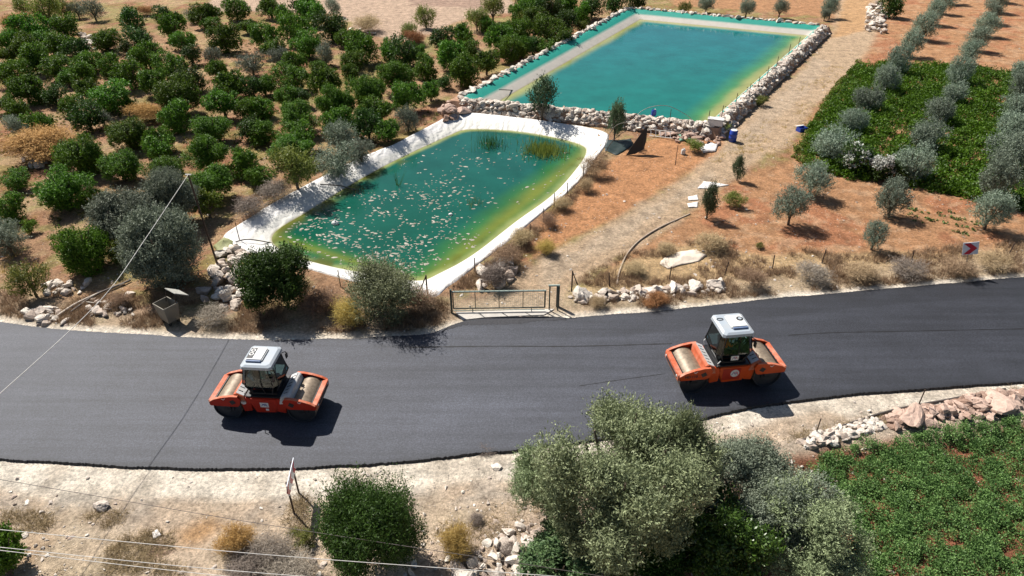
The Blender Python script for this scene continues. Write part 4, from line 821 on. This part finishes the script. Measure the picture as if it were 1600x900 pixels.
# ------------------------------------------------------------------ posts, fence, gate, bin, signs
def post(px, py, h, label, r=.035, lean=(0, 0), group='fence posts', mat=M_post, z=None):
    g = G3(px, py) if z is None else A3(px, py, z); bm = bmesh.new(); cyl(bm, (0,0,-.1), (lean[0], lean[1], h), r, r*.8, 8)
    o = bobj('fence_post', bm, mat, loc=g); tag(o, label, 'post', group)
for i, (a, b) in enumerate([(953,448),(1046,438),(1132,430),(1207,420),(1284,411),(1424,412),(1504,402),(1574,401)]): post(a, b, .85, '%s thin post from the gate along the roadside fence' % ORD[i], lean=(.05*((i*37)%5-2), .03))
for i, (a, b) in enumerate([(742,425),(828,371),(849,346),(866,322),(886,305),(911,276)]): post(a, b, .9, '%s thin post from the gate along the right bank of the lower pond' % ORD[i])
for i, (a, b) in enumerate([(1106,194),(1127,186),(1149,166),(1170,150),(1184,138),(1198,122),(1213,106),(1232,86),(1247,74)]): post(a, b, 1.1, '%s thin post up the right rim of the upper pond' % ORD[i], z=Z2)
for a, b, h, l in ((976,196,1.2,'thin post beside the narrow bush on the pond wall'),(1045,200,1.5,'tall thin post in the middle of the pond wall'),(1055,258,1.5,'upright post in the weeds of the orange yard'),(375,378,1.3,'thin rod by the olive green sheet'),(532,447,1.0,'thin rod behind the wispy grey bush'),(1274,680,.9,'short stake at the left end of the stone bank'),(1432,640,1.1,'thin white stake on the shoulder above the stone bank')): post(a, b, h, l, .028, z=Z2 if b in (196,200) else None, group='single stakes')
def tripod(px, py, label):
    g = G3(px, py); root = empty('brace_post', g); tag(root, label, 'post', 'braced posts')
    bm = bmesh.new(); cyl(bm, (0,0,-.1), (0,0,1.25), .04, seg=8); bobj('pole', bm, M_post, root)
    bm = bmesh.new(); cyl(bm, (.45 if px > 800 else -.5,-.1,0), (0,0,1.2), .03, seg=8); bobj('brace', bm, M_post, root)
tripod(893,455,'braced post right of the gate behind the flat pale boulder'); tripod(668,462,'braced post at the near corner of the lower pond')
M_gate = flat('gate_paint', (.05,.075,.06), .5, .3); M_gatel = flat('gate_light', (.38,.46,.40), .5, .2); M_conc = flat('concrete', (.60,.56,.50), .9, .15, 3, bump=.01)
def gate():
    gl, gr = G3(706,489), G3(854,487); d = gr-gl; L = d.length; a = math.atan2(d.y, d.x)
    root = empty('gate', (gl.x, gl.y, .05), a); tag(root, 'wide green metal field gate with wire mesh, closed beside the road', 'gate')
    bm = bmesh.new(); h = 1.22; z0 = .22
    cyl(bm, (.1,0,z0), (L-.1,0,z0), .03); cyl(bm, (.1,0,z0), (.1,0,h), .03); cyl(bm, (L-.1,0,z0), (L-.1,0,h), .04)
    for k in (1, 2, 3): cyl(bm, (L*k/4,0,z0), (L*k/4,0,h), .018)
    bobj('gate_frame', bm, M_gate, root)
    bm = bmesh.new(); cyl(bm, (.05,0,h), (L-.05,0,h), .042); cyl(bm, (.1,0,z0-.12), (L-.1,0,z0-.12), .022); bobj('top_rail', bm, M_gatel, root)
    bm = bmesh.new()
    for k in range(19): x = .2+(L-.4)*k/18; cyl(bm, (x,0,h), (x,0,h+.1), .010, seg=5)
    bobj('spikes', bm, M_gatel, root)
    bm = bmesh.new(); n = 46
    for k in range(n): x = .12+(L-.24)*k/(n-1); cyl(bm, (x,0,z0), (x,0,h), .0035, seg=4, cap=False)
    for k in range(9): z = z0+(h-z0)*(k+.5)/9; cyl(bm, (.1,0,z), (L-.1,0,z), .0035, seg=4, cap=False)
    bobj('wire_mesh', bm, M_gatel, root)
    for k, nm in ((.22, 0), (.84, 0)): bm = bmesh.new(); cyl(bm, (L*k,0,z0), (L*k,0,-.02), .02); bobj('leg', bm, M_gate, root)
    for x, l, pw in ((-.02, 'dark post holding the left side of the gate', .1),): 
        bm = bmesh.new(); box(bm, (0,0,.65), (pw,pw,1.5)); o = bobj('gate_post', bm, M_gate); o.location = gl; tag(o, l, 'post')
    q = G3(858,485); rt = empty('gate_stop', q, a); tag(rt, 'narrow metal frame with white top right of the gate', 'frame')
    bm = bmesh.new(); cyl(bm, (0,0,-.05), (0,0,1.45), .035); cyl(bm, (.42,0,-.05), (.42,0,1.45), .035); bobj('uprights', bm, M_gate, rt)
    bm = bmesh.new(); box(bm, (.21,0,1.49), (.56,.07,.07)); bobj('top_bar', bm, M_gatel, rt)
    q = G3(871,479); bm = bmesh.new(); box(bm, (0,0,.62), (.16,.14,1.35)); o = bobj('gate_post', bm, flat('old_wood', (.10,.08,.07), .9, .4, 8), loc=q, bevel=.01); tag(o, 'weathered wooden post right of the metal gate frame', 'post')
    P = [at(a_, b_, .03) for a_, b_ in [(712,488),(866,483),(850,492),(760,496),(722,500)]]
    bm = bmesh.new(); prism(bm, P, -.2, .05, ax='z'); tag(bobj('driveway', bm, M_conc), kind='structure')
    bm = bmesh.new()
    for x0, x1 in ((748,757),(784,796),(820,836)):
        p0, p1 = A3(x0, 488, .054), A3(x1, 496, .054); d = (p1-p0).normalized(); s = Vector((-d.y, d.x, 0))*.015
        bm.faces.new([bm.verts.new(v) for v in (p0-s, p0+s, p1+s, p1-s)])
    tag(bobj('driveway_joint', bm, M_tar), kind='structure')
gate()
def skip():
    root = empty('waste_skip', G3(268,503), R(-35)); root.scale = (.78,.8,.98); tag(root, 'grey metal waste skip with its lid open, beside the road', 'waste skip')
    bm = bmesh.new(); b0 = [(-.42,-.34),(.42,-.34),(.42,.34),(-.42,.34)]; t0 = [(-.58,-.46),(.58,-.46),(.58,.46),(-.58,.46)]
    A = [bm.verts.new((x, y, .22)) for x, y in b0]; B = [bm.verts.new((x, y, 1.12)) for x, y in t0]
    bm.faces.new(A[::-1])
    for i in range(4): bm.faces.new((A[i], A[(i+1)%4], B[(i+1)%4], B[i]))
    M_skip = flat('galvanised', (.30,.28,.235), .55, .25, 3, .3, dirt=((.16,.12,.08), .7))
    o = bobj('body', bm, M_skip, root); md = o.modifiers.new('t', 'SOLIDIFY'); md.thickness = -.03
    bm = bmesh.new()
    for i in range(4): cyl(bm, (*t0[i], 1.13), (*t0[(i+1)%4], 1.13), .03, seg=8)
    bobj('rim', bm, M_skip, root)
    bm = bmesh.new(); box(bm, (.0,.86,1.42), (1.1,.92,.05), rx=R(-30)); bobj('lid', bm, flat('lid_grey', (.50,.49,.44), .5), root, bevel=.02)
    for s in (-1, 1): bm = bmesh.new(); cyl(bm, (s*.5,.3,.95), (s*.5,.5,1.6), .022); bobj('hinge_arm', bm, M_post, root)
    for x in (-.36,.36):
        for y in (-.28,.28): bm = bmesh.new(); cyl(bm, (x-.03,y,.1), (x+.03,y,.1), .1, seg=16); box(bm, (x,y,.19), (.05,.05,.1)); bobj('wheel', bm, M_black, root)
skip()
M_red = flat('sign_red', (.55,.02,.05), .4, .08); M_signw = flat('sign_white', (.74,.77,.84), .35, .05)
def chevron():
    g = G3(1508,428); root = empty('chevron_sign', g, R(-12)); root.rotation_euler = (0, R(-13), R(-12)); tag(root, 'square white road sign with a red chevron pointing right', 'road sign')
    bm = bmesh.new(); cyl(bm, (0,0,-.1), (0.03,.03,1.7), .035, seg=8); bobj('pole', bm, M_steel, root)
    s = .37; zc = 1.6
    bm = bmesh.new(); box(bm, (.1,-.03,zc), (2*s,.02,2*s)); bobj('board', bm, M_signw, root)
    bm = bmesh.new(); pts = [(-.42,.42),(.0,.42),(.42,0),(0,-.42),(-.42,-.42),(.0,0)]; pts = [(x+.1, z+zc) for x, z in [(-.33,.33),(-.03,.33),(.31,0),(-.03,-.33),(-.33,-.33),(-.01,0)]]
    prism(bm, pts, -.052, -.046); bobj('chevron', bm, M_red, root)
chevron()
def board():
    a, b = G3(467,770), G3(460,803); d = b-a; L = d.length; root = empty('marker_board', a, math.atan2(d.y, d.x)); tag(root, 'red and white striped marker board on two posts, seen from its side', 'road sign')
    for x in (0, L): bm = bmesh.new(); cyl(bm, (x,0,-.1), (x,0,1.62), .035, seg=8); bobj('pole', bm, M_post, root)
    bm = bmesh.new(); box(bm, (L/2,.05,1.38), (L+.35,.025,.5)); bobj('board', bm, M_signw, root)
    bm = bmesh.new()
    for s in (1, -1):
        for k in range(3): x = -.1+k*.48; prism(bm, [(x,1.14),(x+.2,1.14),(x+.36,1.38),(x+.2,1.62),(x,1.62),(x+.16,1.38)], .05+s*.0155-.001, .05+s*.0155+.001)
    bobj('stripes', bm, M_red, root)
board()
def cable_pole():
    b = G3(341,416); top = None; best = None
    bx, by = b.x, b.y
    h = 5.0; lean = None
    t = at(294, 273, h); root = empty('cable_pole', b); tag(root, 'tall thin dark pole leaning left, carrying a cable over the road', 'pole')
    T = Vector((t[0]-bx, t[1]-by, h))
    # choose the height that keeps the pole closest to upright
    for hh in (5.5,):
        q = at(294, 273, hh); e = math.hypot(q[0]-bx, q[1]-by)
        if best is None or e < best[0]: best = (e, hh, q)
    e, hh, q = best; T = Vector((q[0]-bx, q[1]-by, hh-b.z))
    bm = bmesh.new(); cyl(bm, (0,0,-.2), T, .06, .045, 10); bobj('shaft', bm, M_post, root)
    bm = bmesh.new(); box(bm, T, (.3,.06,.06)); bobj('crossarm', bm, M_wire, root)
    T = T+b
    tubeobj('power_cable', [T]+[A3(x_, y_, z_) for x_, y_, z_ in [(228,372,5.05),(175,448,4.75),(112,514,4.66),(0,615,4.8),(-60,668,4.95)]], .014, M_wire, 'pale cable running from the thin pole down over the road', 'cable', 'overhead cables', 12)
cable_pole()
for a, b, z, mt, lab in (((-60,822),(900,903),5,M_wire,'upper pale cable crossing the bottom of the photo'),((-60,849),(700,918),5,M_wire,'second pale cable from the top at the bottom left'),((-60,853),(700,932),4.6,M_wire,'lowest pale cable at the bottom left'),((-60,739),(900,894),3.2,M_wired,'dark cable slanting over the pale ground at lower left')):
    p0, p1 = A3(*a, z), A3(*b, z); m_ = (p0+p1)/2-Vector((0,0,.12)); e = (p1-p0)*.4
    tubeobj('power_cable', [p0-e, p0, m_, p1, p1+e], .009, mt, lab, 'cable', 'overhead cables', 8)
sheet('asphalt_scrap', [(152,789),(160,784),(171,786),(168,795),(156,797)], .03, flat('old_asphalt', (.13,.12,.12), .9), 'flat dark slab of old asphalt on the pale ground', 'slab', 12, .06)

# ------------------------------------------------------------------ people in the cabs
def person(g, rz, shirt, label, hand=(.36, .22, .42)):
    J = {}; V = []; E = []; Rr = []
    def v(p, r, par=None):
        V.append(p); Rr.append(r)
        if par is not None: E.append((par, len(V)-1))
        return len(V)-1
    pel = v((0,0,.06), .14); a = v((-.02,0,.22), .135, pel); c = v((-.03,0,.40), .15, a); n = v((-.01,0,.55), .06, c); hd = v((.01,0,.64), .075, n); h2 = v((.02,0,.72), .09, hd); v((.015,0,.79), .06, h2); v((.11,0,.69), .018, h2)
    for s in (-1, 1):
        sh = v((-.02,s*.19,.46), .06, c); el = v((.10,s*.26,.24), .045, sh); wr = v((.33,s*.16,.30), .03, el); pm = v((.39,s*.14,.32), .034, wr)
        for k in range(4): f1 = v((.44,s*(.11+.022*k),.34-.004*k), .010, pm); v((.455,s*(.11+.022*k),.31), .008, f1)
        t1 = v((.40,s*.10,.345), .011, pm); v((.43,s*.085,.35), .009, t1)
        hp = v((.02,s*.10,.02), .10, pel); kn = v((.42,s*.14,.06), .07, hp); an = v((.46,s*.14,-.32), .045, kn); v((.56,s*.15,-.36), .04, an)
    me = bpy.data.meshes.new('person'); me.from_pydata(V, E, []); o = bpy.data.objects.new('person', me); sc.collection.objects.link(o)
    sk = o.modifiers.new('s', 'SKIN'); 
    for i, q in enumerate(me.skin_vertices[0].data): q.radius = (Rr[i], Rr[i]); q.use_root = (i == 0)
    o.modifiers.new('u', 'SUBSURF').levels = 1
    dg = bpy.context.evaluated_depsgraph_get(); m2 = bpy.data.meshes.new_from_object(o.evaluated_get(dg)); bpy.data.objects.remove(o)
    m2.materials.clear()
    for m in (shirt, M_skin, M_trou): m2.materials.append(m)
    for p_ in m2.polygons:
        c_ = p_.center; p_.use_smooth = True; p_.material_index = 1 if (c_.z > .56 or (c_.x > .22 and c_.z > .18)) else (2 if c_.z < .12 else 0)
    o = mobj('person', m2, loc=g, rz=rz); tag(o, label, 'person')
    hb = bmesh.new(); bmesh.ops.create_uvsphere(hb, u_segments=12, v_segments=8, radius=.105, matrix=Matrix.Translation((.005,0,.755)) @ Matrix.Diagonal((1,.9,.7,1))); bobj('hair', hb, M_black, o, smooth=True)
    for s in (-1, 1): eb = sphere_bm((.098,s*.032,.725), .012); bobj('eye', eb, M_black, o)
M_skin = flat('skin', (.42,.25,.17), .6, .1); M_trou = flat('trousers', (.04,.05,.09), .8, .2)
M_hiv = flat('orange_vest', (.85,.16,.03), .7, .1); M_teal = flat('teal_shirt', (.06,.30,.28), .7, .15)

# ------------------------------------------------------------------ tandem road rollers
M_or = flat('orange_paint', (.62,.070,.006), .42, .12, 3, 0, .3, dirt=((.40,.12,.05), .3)); M_rd = flat('red_paint', (.42,.020,.006), .42, .14, 3, 0, .3, dirt=((.30,.06,.03), .3))
M_hood = flat('hood_grey', (.60,.60,.60), .5, .15, 3, dirt=((.45,.36,.28), .6)); M_roof = flat('roof_white', (.40,.45,.50), .35, .07, 2, dirt=((.42,.38,.33), .6)); M_ac = flat('unit_white', (.72,.72,.70), .4, .05, dirt=((.6,.56,.5), .3))
M_blk = flat('black_plastic', (.018,.018,.02), .45); M_mudor = flat('dusty_orange', (.58,.13,.055), .6, .25, 4, 0, .3, dirt=((.50,.36,.28), .7))
M_seat = flat('seat', (.04,.04,.045), .7)
def drum_mat():
    m = NT('drum_steel'); o = m.obj(); s = m.n('ShaderNodeSeparateXYZ'); m.l(o, s.inputs[0])
    f = m.ramp(m.noise(7, 6, .7, o), [(.3, (.15,.115,.08)), (.7, (.34,.265,.19))]); m.l(f, m.b.inputs['Base Color']); m.rough(.45, .5); m.b.inputs['Metallic'].default_value = .25; return m.m
M_drum = drum_mat(); M_drumd = flat('drum_side', (.035,.038,.045), .5, .3, 5)  # near-black drum sides: shade of the recess is painted into the colour
def glass_mat():
    m = NT('cab_glass'); tr = m.n('ShaderNodeBsdfTransparent'); tr.inputs[0].default_value = (.52,.68,.66,1)
    gl = m.n('ShaderNodeBsdfGlossy'); gl.inputs['Roughness'].default_value = .03; gl.inputs[0].default_value = (.9,.95,.95,1); fr = m.n('ShaderNodeFresnel'); fr.inputs[0].default_value = 1.6
    mx = m.n('ShaderNodeMixShader'); m.l(fr.outputs[0], mx.inputs[0]); m.l(tr.outputs[0], mx.inputs[1]); m.l(gl.outputs[0], mx.inputs[2]); m.l(mx.outputs[0], m.out.inputs[0]); return m.m
M_glass = glass_mat(); M_lb = flat('logo_blue', (.03,.05,.28), .5, .05); M_lr = flat('logo_red', (.65,.02,.06), .5, .05)
def emblem(par, x, y, z, r, disc=True, lean=0, blue_only=False):
    bm = bmesh.new()
    if disc: cyl(bm, (x,y,z), (x,y-.008,z), r, seg=28)
    else: box(bm, (x,y-.004,z), (r*2.2,.008,r*1.5))
    o = bobj('emblem_plate', bm, M_ac, par)
    def st(pts, t, mat):
        bm = bmesh.new()
        for (a, b) in zip(pts, pts[1:]):
            d = Vector((b[0]-a[0], b[1]-a[1])).normalized(); nrm = Vector((-d.y, d.x))*t*.5; a_ = Vector(a)-d*t*.3; b_ = Vector(b)+d*t*.3
            q = [a_-nrm, b_-nrm, b_+nrm, a_+nrm]; off = .001*st.k; st.k += 1
            prism(bm, [(x+r*u, z+r*w_) for u, w_ in q], y-.012-off, y-.009-off)
        bobj('emblem', bm, mat, o)
    st.k = 1
    st([(-.72,-.36),(-.28,.34),(.08,-.22),(.42,.08)], .14, M_lb); st([(-.1,.05),(.22,.38),(.46,.36),(.68,-.36)], .13, M_lb if blue_only else M_lr)
def text(par, s, x, y, z, size, mat, name='lettering'):
    c = bpy.data.curves.new('t', 'FONT'); c.body = s; c.size = size; c.extrude = .002; c.offset = .006; c.align_x = 'CENTER'; c.align_y = 'CENTER'
    o = bpy.data.objects.new('t', c); sc.collection.objects.link(o); me = bpy.data.meshes.new_from_object(o.evaluated_get(bpy.context.evaluated_depsgraph_get())); bpy.data.objects.remove(o)
    me.materials.clear(); me.materials.append(mat); ob = mobj(name, me, par, (x, y, z)); ob.rotation_euler = (math.pi/2, 0, 0); return ob
def roller(loc, rz, scale, label, main, variant):
    root = empty('road_roller', loc, rz); root.scale = (scale,)*3; tag(root, label, 'road roller', 'two tandem rollers on the new asphalt')
    W_ = .86
    for s in (-1, 1):
        bm = bmesh.new(); cyl(bm, (0,-.82,0), (0,.82,0), .61, seg=56, cap=False)
        d = bobj('drum', bm, M_drum, root, smooth=True, loc=(s*1.63,0,.61))
        for q in (-1, 1):
            bm = bmesh.new(); pr = [(.61,.82),(.57,.82),(.55,.74),(.30,.74),(.28,.80),(.12,.80)]; rings = [[bm.verts.new((r*math.cos(6.283*k/40), q*yy, r*math.sin(6.283*k/40))) for k in range(40)] for r, yy in pr]
            for a, b in zip(rings, rings[1:]):
                for k in range(40): bm.faces.new((a[k], a[(k+1)%40], b[(k+1)%40], b[k]))
            bm.faces.new(rings[-1]); bmesh.ops.recalc_face_normals(bm, faces=bm.faces[:]); bobj('drum_side', bm, M_drumd, d)
        # side plates of the drum frame
        fr = None
        for q in (-1, 1):
            bm = bmesh.new(); pts = [(2.30,.80),(2.33,1.03),(2.1,1.16),(1.7,1.29),(1.3,1.36),(1.02,1.36),(.90,1.18),(1.02,.86),(1.12,.78)]
            prism(bm, [(s*x, z) for x, z in pts], q*.84, q*.91); o = bobj('side_plate', bm, main, root, bevel=.015)
            bm = bmesh.new(); tp = [(2.32,1.035),(2.1,1.17),(1.7,1.30),(1.3,1.37),(1.02,1.37),(1.02,1.35),(1.3,1.35),(1.7,1.275),(2.1,1.14),(2.31,1.01)]
            prism(bm, [(s*x, z+.006) for x, z in tp], q*.80, q*.925); bobj('top_edge', bm, M_mudor, o)
            bm = bmesh.new(); box(bm, (s*1.28,q*.913,1.05), (.22,.012,.2), ry=.5*s); bobj('vent', bm, M_blk, o)
            bm = bmesh.new(); prism(bm, [(s*1.66-.09,1.215),(s*1.66,1.15),(s*1.66+.09,1.235),(s*1.66+.07,1.26),(s*1.66,1.19),(s*1.66-.07,1.24)], q*.912-.004, q*.912+.004); bobj('tie_mark', bm, M_ac, o)
            bm = bmesh.new(); cyl(bm, (s*1.63,q*.82,.61), (s*1.63,q*.90,.61), .16, seg=18); box(bm, (s*1.60,q*.875,.73), (.30,.05,.30)); bobj('hub_bracket', bm, M_drumd, o)
        bm = bmesh.new(); box(bm, (s*2.315,0,.92), (.12,1.70,.30)); box(bm, (s*2.25,0,1.045), (.2,1.66,.04)); bobj('end_beam', bm, M_mudor, root, bevel=.012)
        bm = bmesh.new(); box(bm, (s*2.12,0,1.0), (.03,1.56,.12))
        for k in range(6): box(bm, (s*2.16,-.6+.24*k,1.02), (.12,.05,.07))
        bobj('scraper', bm, M_blk, root)
        bm = bmesh.new(); box(bm, (s*2.385,0,.90), (.02,1.3,.12)); bobj('bumper_strip', bm, M_blk, root)
        for q in (-1, 1): bm = bmesh.new(); cyl(bm, (s*2.37,q*.68,.95), (s*2.40,q*.68,.95), .05, seg=12); bobj('headlight', bm, M_ac, root)
        # hood between drum and cab
        bm = bmesh.new(); prism(bm, [(s*1.32,1.02),(s*1.22,1.42),(s*1.10,1.46),(s*.80,1.30),(s*.70,.95)], -.80, .80); o = bobj('hood', bm, M_mudor if s < 0 or variant else M_hood, root, bevel=.02)
        bm = bmesh.new(); x0, z0_, x1, z1_ = 1.105, 1.475, .80, 1.315; dx, dz = x1-x0, z1_-z0_; ang = math.atan2(dz, dx)
        prism(bm, [(s*x0,z0_),(s*x1,z1_),(s*x1,z1_-.03),(s*x0,z0_-.03)], -.74, .74); pn = bobj('hood_panel', bm, M_hood, o)
        bm = bmesh.new()
        for k in range(6): box(bm, (s*(x0+dx*.40), -.55+.22*k, z0_+dz*.40+.004), (.20,.035,.012), ry=-ang*s if s > 0 else ang+math.pi)
        bobj('slots', bm, M_blk, pn)
        # yoke
        bm = bmesh.new(); prism(bm, [(s*1.02,1.20),(s*.62,1.24),(s*.52,1.05),(s*.56,.50),(s*.92,.44),(s*.98,.80)], -.78, -.60); bobj('yoke', bm, main, root, bevel=.015); bm = bmesh.new(); prism(bm, [(s*1.02,1.20),(s*.62,1.24),(s*.52,1.05),(s*.56,.50),(s*.92,.44),(s*.98,.80)], .60, .78); bobj('yoke', bm, main, root, bevel=.015)
        bm = bmesh.new(); box(bm, (s*.78,0,.85), (.5,1.15,.62)); bobj('undercarriage', bm, M_blk, root)
    bm = bmesh.new(); prism(bm, [(-.55,1.24),(.62,1.24),(.66,1.0),(.52,.46),(-.38,.42),(-.58,1.0)], -.80, .80); body = bobj('body', bm, main, root, bevel=.03)
    bm = bmesh.new(); box(bm, (-.02,-.806,.86), (.78,.012,.58)); bobj('service_door', bm, M_rd, body, bevel=.004)
    bm = bmesh.new(); box(bm, (0,0,1.27), (1.5,1.5,.06)); box(bm, (0,0,1.34), (1.25,1.2,.12)); bobj('platform', bm, M_blk, root, bevel=.02)
    emblem(body, .12 if variant else .05, -.815, .90, .19 if variant else .17, disc=bool(variant), blue_only=not variant)
    if not variant:
        e = bmesh.new(); cyl(e, (-.86,-.79,.98), (-.86,-.80,.98), .12, seg=20); bobj('round_badge', e, M_ac, root)
        e = bmesh.new(); box(e, (.14,-.82,.64), (.13,.008,.11)); bobj('small_label', e, M_ac, body)
    if variant: text(root, 'HD 110', -1.83, -.918, .99, .17, M_blk)
    # cab
    def ring(z, hx, hy, c): return [(-hx+c,-hy,z),(hx-c,-hy,z),(hx,-hy+c,z),(hx,hy-c,z),(hx-c,hy,z),(-hx+c,hy,z),(-hx,hy-c,z),(-hx,-hy+c,z)]
    r0, r1, r2 = ring(1.38,.56,.60,.14), ring(1.86,.80,.76,.20), ring(2.76,.64,.66,.18)
    cab = bmesh.new()
    for i in range(8): tube(cab, [r0[i], r1[i], r2[i]], .032 if i % 2 else .032, 6)
    for r in (r0, r2):
        for i in range(8): cyl(cab, r[i], r[(i+1)%8], .035, seg=6)
    for i in (0, 4): m0 = (Vector(r0[i])+Vector(r0[i+1]))/2+Vector((.12,0,0)); m1 = (Vector(r1[i])+Vector(r1[i+1]))/2+Vector((.12,0,0)); m2 = (Vector(r2[i])+Vector(r2[i+1]))/2+Vector((.12,0,0)); tube(cab, [m0, m1, m2], .03, 6)
    cabo = bobj('cab_frame', cab, M_blk, root)
    for i in range(8):
        bm = bmesh.new(); v = [bm.verts.new(p) for p in (r0[i], r0[(i+1)%8], r1[(i+1)%8], r1[i], r2[(i+1)%8], r2[i])]; bm.faces.new(v[:4]); bm.faces.new((v[3], v[2], v[4], v[5])); bobj('window', bm, M_glass, cabo)
    bm = bmesh.new(); R0, R1, R2 = ring(2.77,.68,.74,.09), ring(2.89,.66,.72,.10), ring(2.95,.56,.62,.12)
    vs = [[bm.verts.new(p) for p in r] for r in (R0, R1, R2)]
    for a, b in zip(vs, vs[1:]):
        for k in range(8): bm.faces.new((a[k], a[(k+1)%8], b[(k+1)%8], b[k]))
    bm.faces.new(vs[0][::-1]); bm.faces.new(vs[2]); ro = bobj('roof', bm, M_roof, root, bevel=.02)
    ax = -.16 if not variant else .14
    bm = bmesh.new(); box(bm, (ax,.02,2.99), (.72,.86,.12)); ac = bobj('air_conditioner', bm, M_ac, ro, bevel=.045)
    bm = bmesh.new(); box(bm, (ax,-.43,2.985), (.62,.06,.085)); bobj('air_intake', bm, flat('intake_blue', (.16,.22,.36), .4), ac)
    if variant: fans = [(ax+.18,.12,.14)]
    else: fans = [(ax-.20,.20,.10),(ax-.20,-.04,.10)]
    if not variant: bm = bmesh.new(); box(bm, (ax-.20,.03,3.056), (.25,.66,.014)); bobj('fan_panel', bm, M_blk, ac)
    for fx, fy, r in fans:
        bm = bmesh.new(); n = 24; cyl(bm, (fx,fy,3.05), (fx,fy,3.062 if variant else 3.070), r, seg=n); f = bobj('fan', bm, M_blk if variant else M_ac, ac)
        bm = bmesh.new(); cyl(bm, (fx,fy,3.06), (fx,fy,3.07 if variant else 3.078), r*.55, seg=14); bobj('fan_hub', bm, M_roof if variant else M_blk, f)
    if variant: bm = bmesh.new(); tube(bm, [(-.45+.14*math.cos(t*.52), .30+.07*math.sin(t*.52), 2.965) for t in range(13)], .014, 5); bobj('cable_ring', bm, M_blk, ro)
    # inside
    f = 1
    for yy in (0,):
        bm = bmesh.new(); box(bm, (-.12,yy,1.62), (.46,.5,.14)); box(bm, (-.36,yy,1.95), (.12,.48,.62), ry=R(-8)); box(bm, (-.12,yy,1.47), (.3,.3,.2)); bobj('driver_seat', bm, M_seat, root, bevel=.03)
    bm = bmesh.new(); box(bm, (.44,0,1.62), (.2,.42,.5)); bobj('console', bm, M_blk, root, bevel=.02)
    bm = bmesh.new(); tube(bm, [(.36+.05*math.cos(t*.524)*.6, .17*math.sin(t*.524), 1.93+.12*math.cos(t*.524)) for t in range(13)], .014, 6); cyl(bm, (.36,0,1.93), (.44,0,1.82), .02); bobj('steering_wheel', bm, M_blk, root)
    for q in (-1, 1):
        bm = bmesh.new(); tube(bm, [(.62,q*.66,2.62),(.72,q*.78,2.6),(.72,q*.80,2.45)], .022); box(bm, (.72,q*.81,2.38), (.05,.16,.26)); bobj('mirror', bm, M_blk, root)
    for q in (-1, 1): bm = bmesh.new(); tube(bm, [(-.68,q*.74,1.3),(-.72,q*.80,1.5),(-.62,q*.80,1.62)], .02); bobj('grab_rail', bm, M_ac, root)
    if variant: emblem(cabo, -.02, -.79, 1.72, .15, disc=False)
    return root
LR = roller((-9.88, 21.25, ZR+.002), R(-4), .93, 'red tandem roller on the left, nearer the bottom edge of the road', M_rd, 0)
RR = roller((9.16, 23.15, ZR+.002), R(7.5), 1.0, 'orange tandem roller on the right, with round white badge on its side', M_or, 1)
for rt, s, sh, lab in ((LR, .93, M_teal, 'driver in teal and orange sitting in the left red roller'), (RR, 1.0, M_hiv, 'driver in an orange vest sitting in the right roller')):
    g = rt.matrix_basis @ Vector((-.12, 0, 1.66)); person(g, rt.rotation_euler.z, sh, lab)
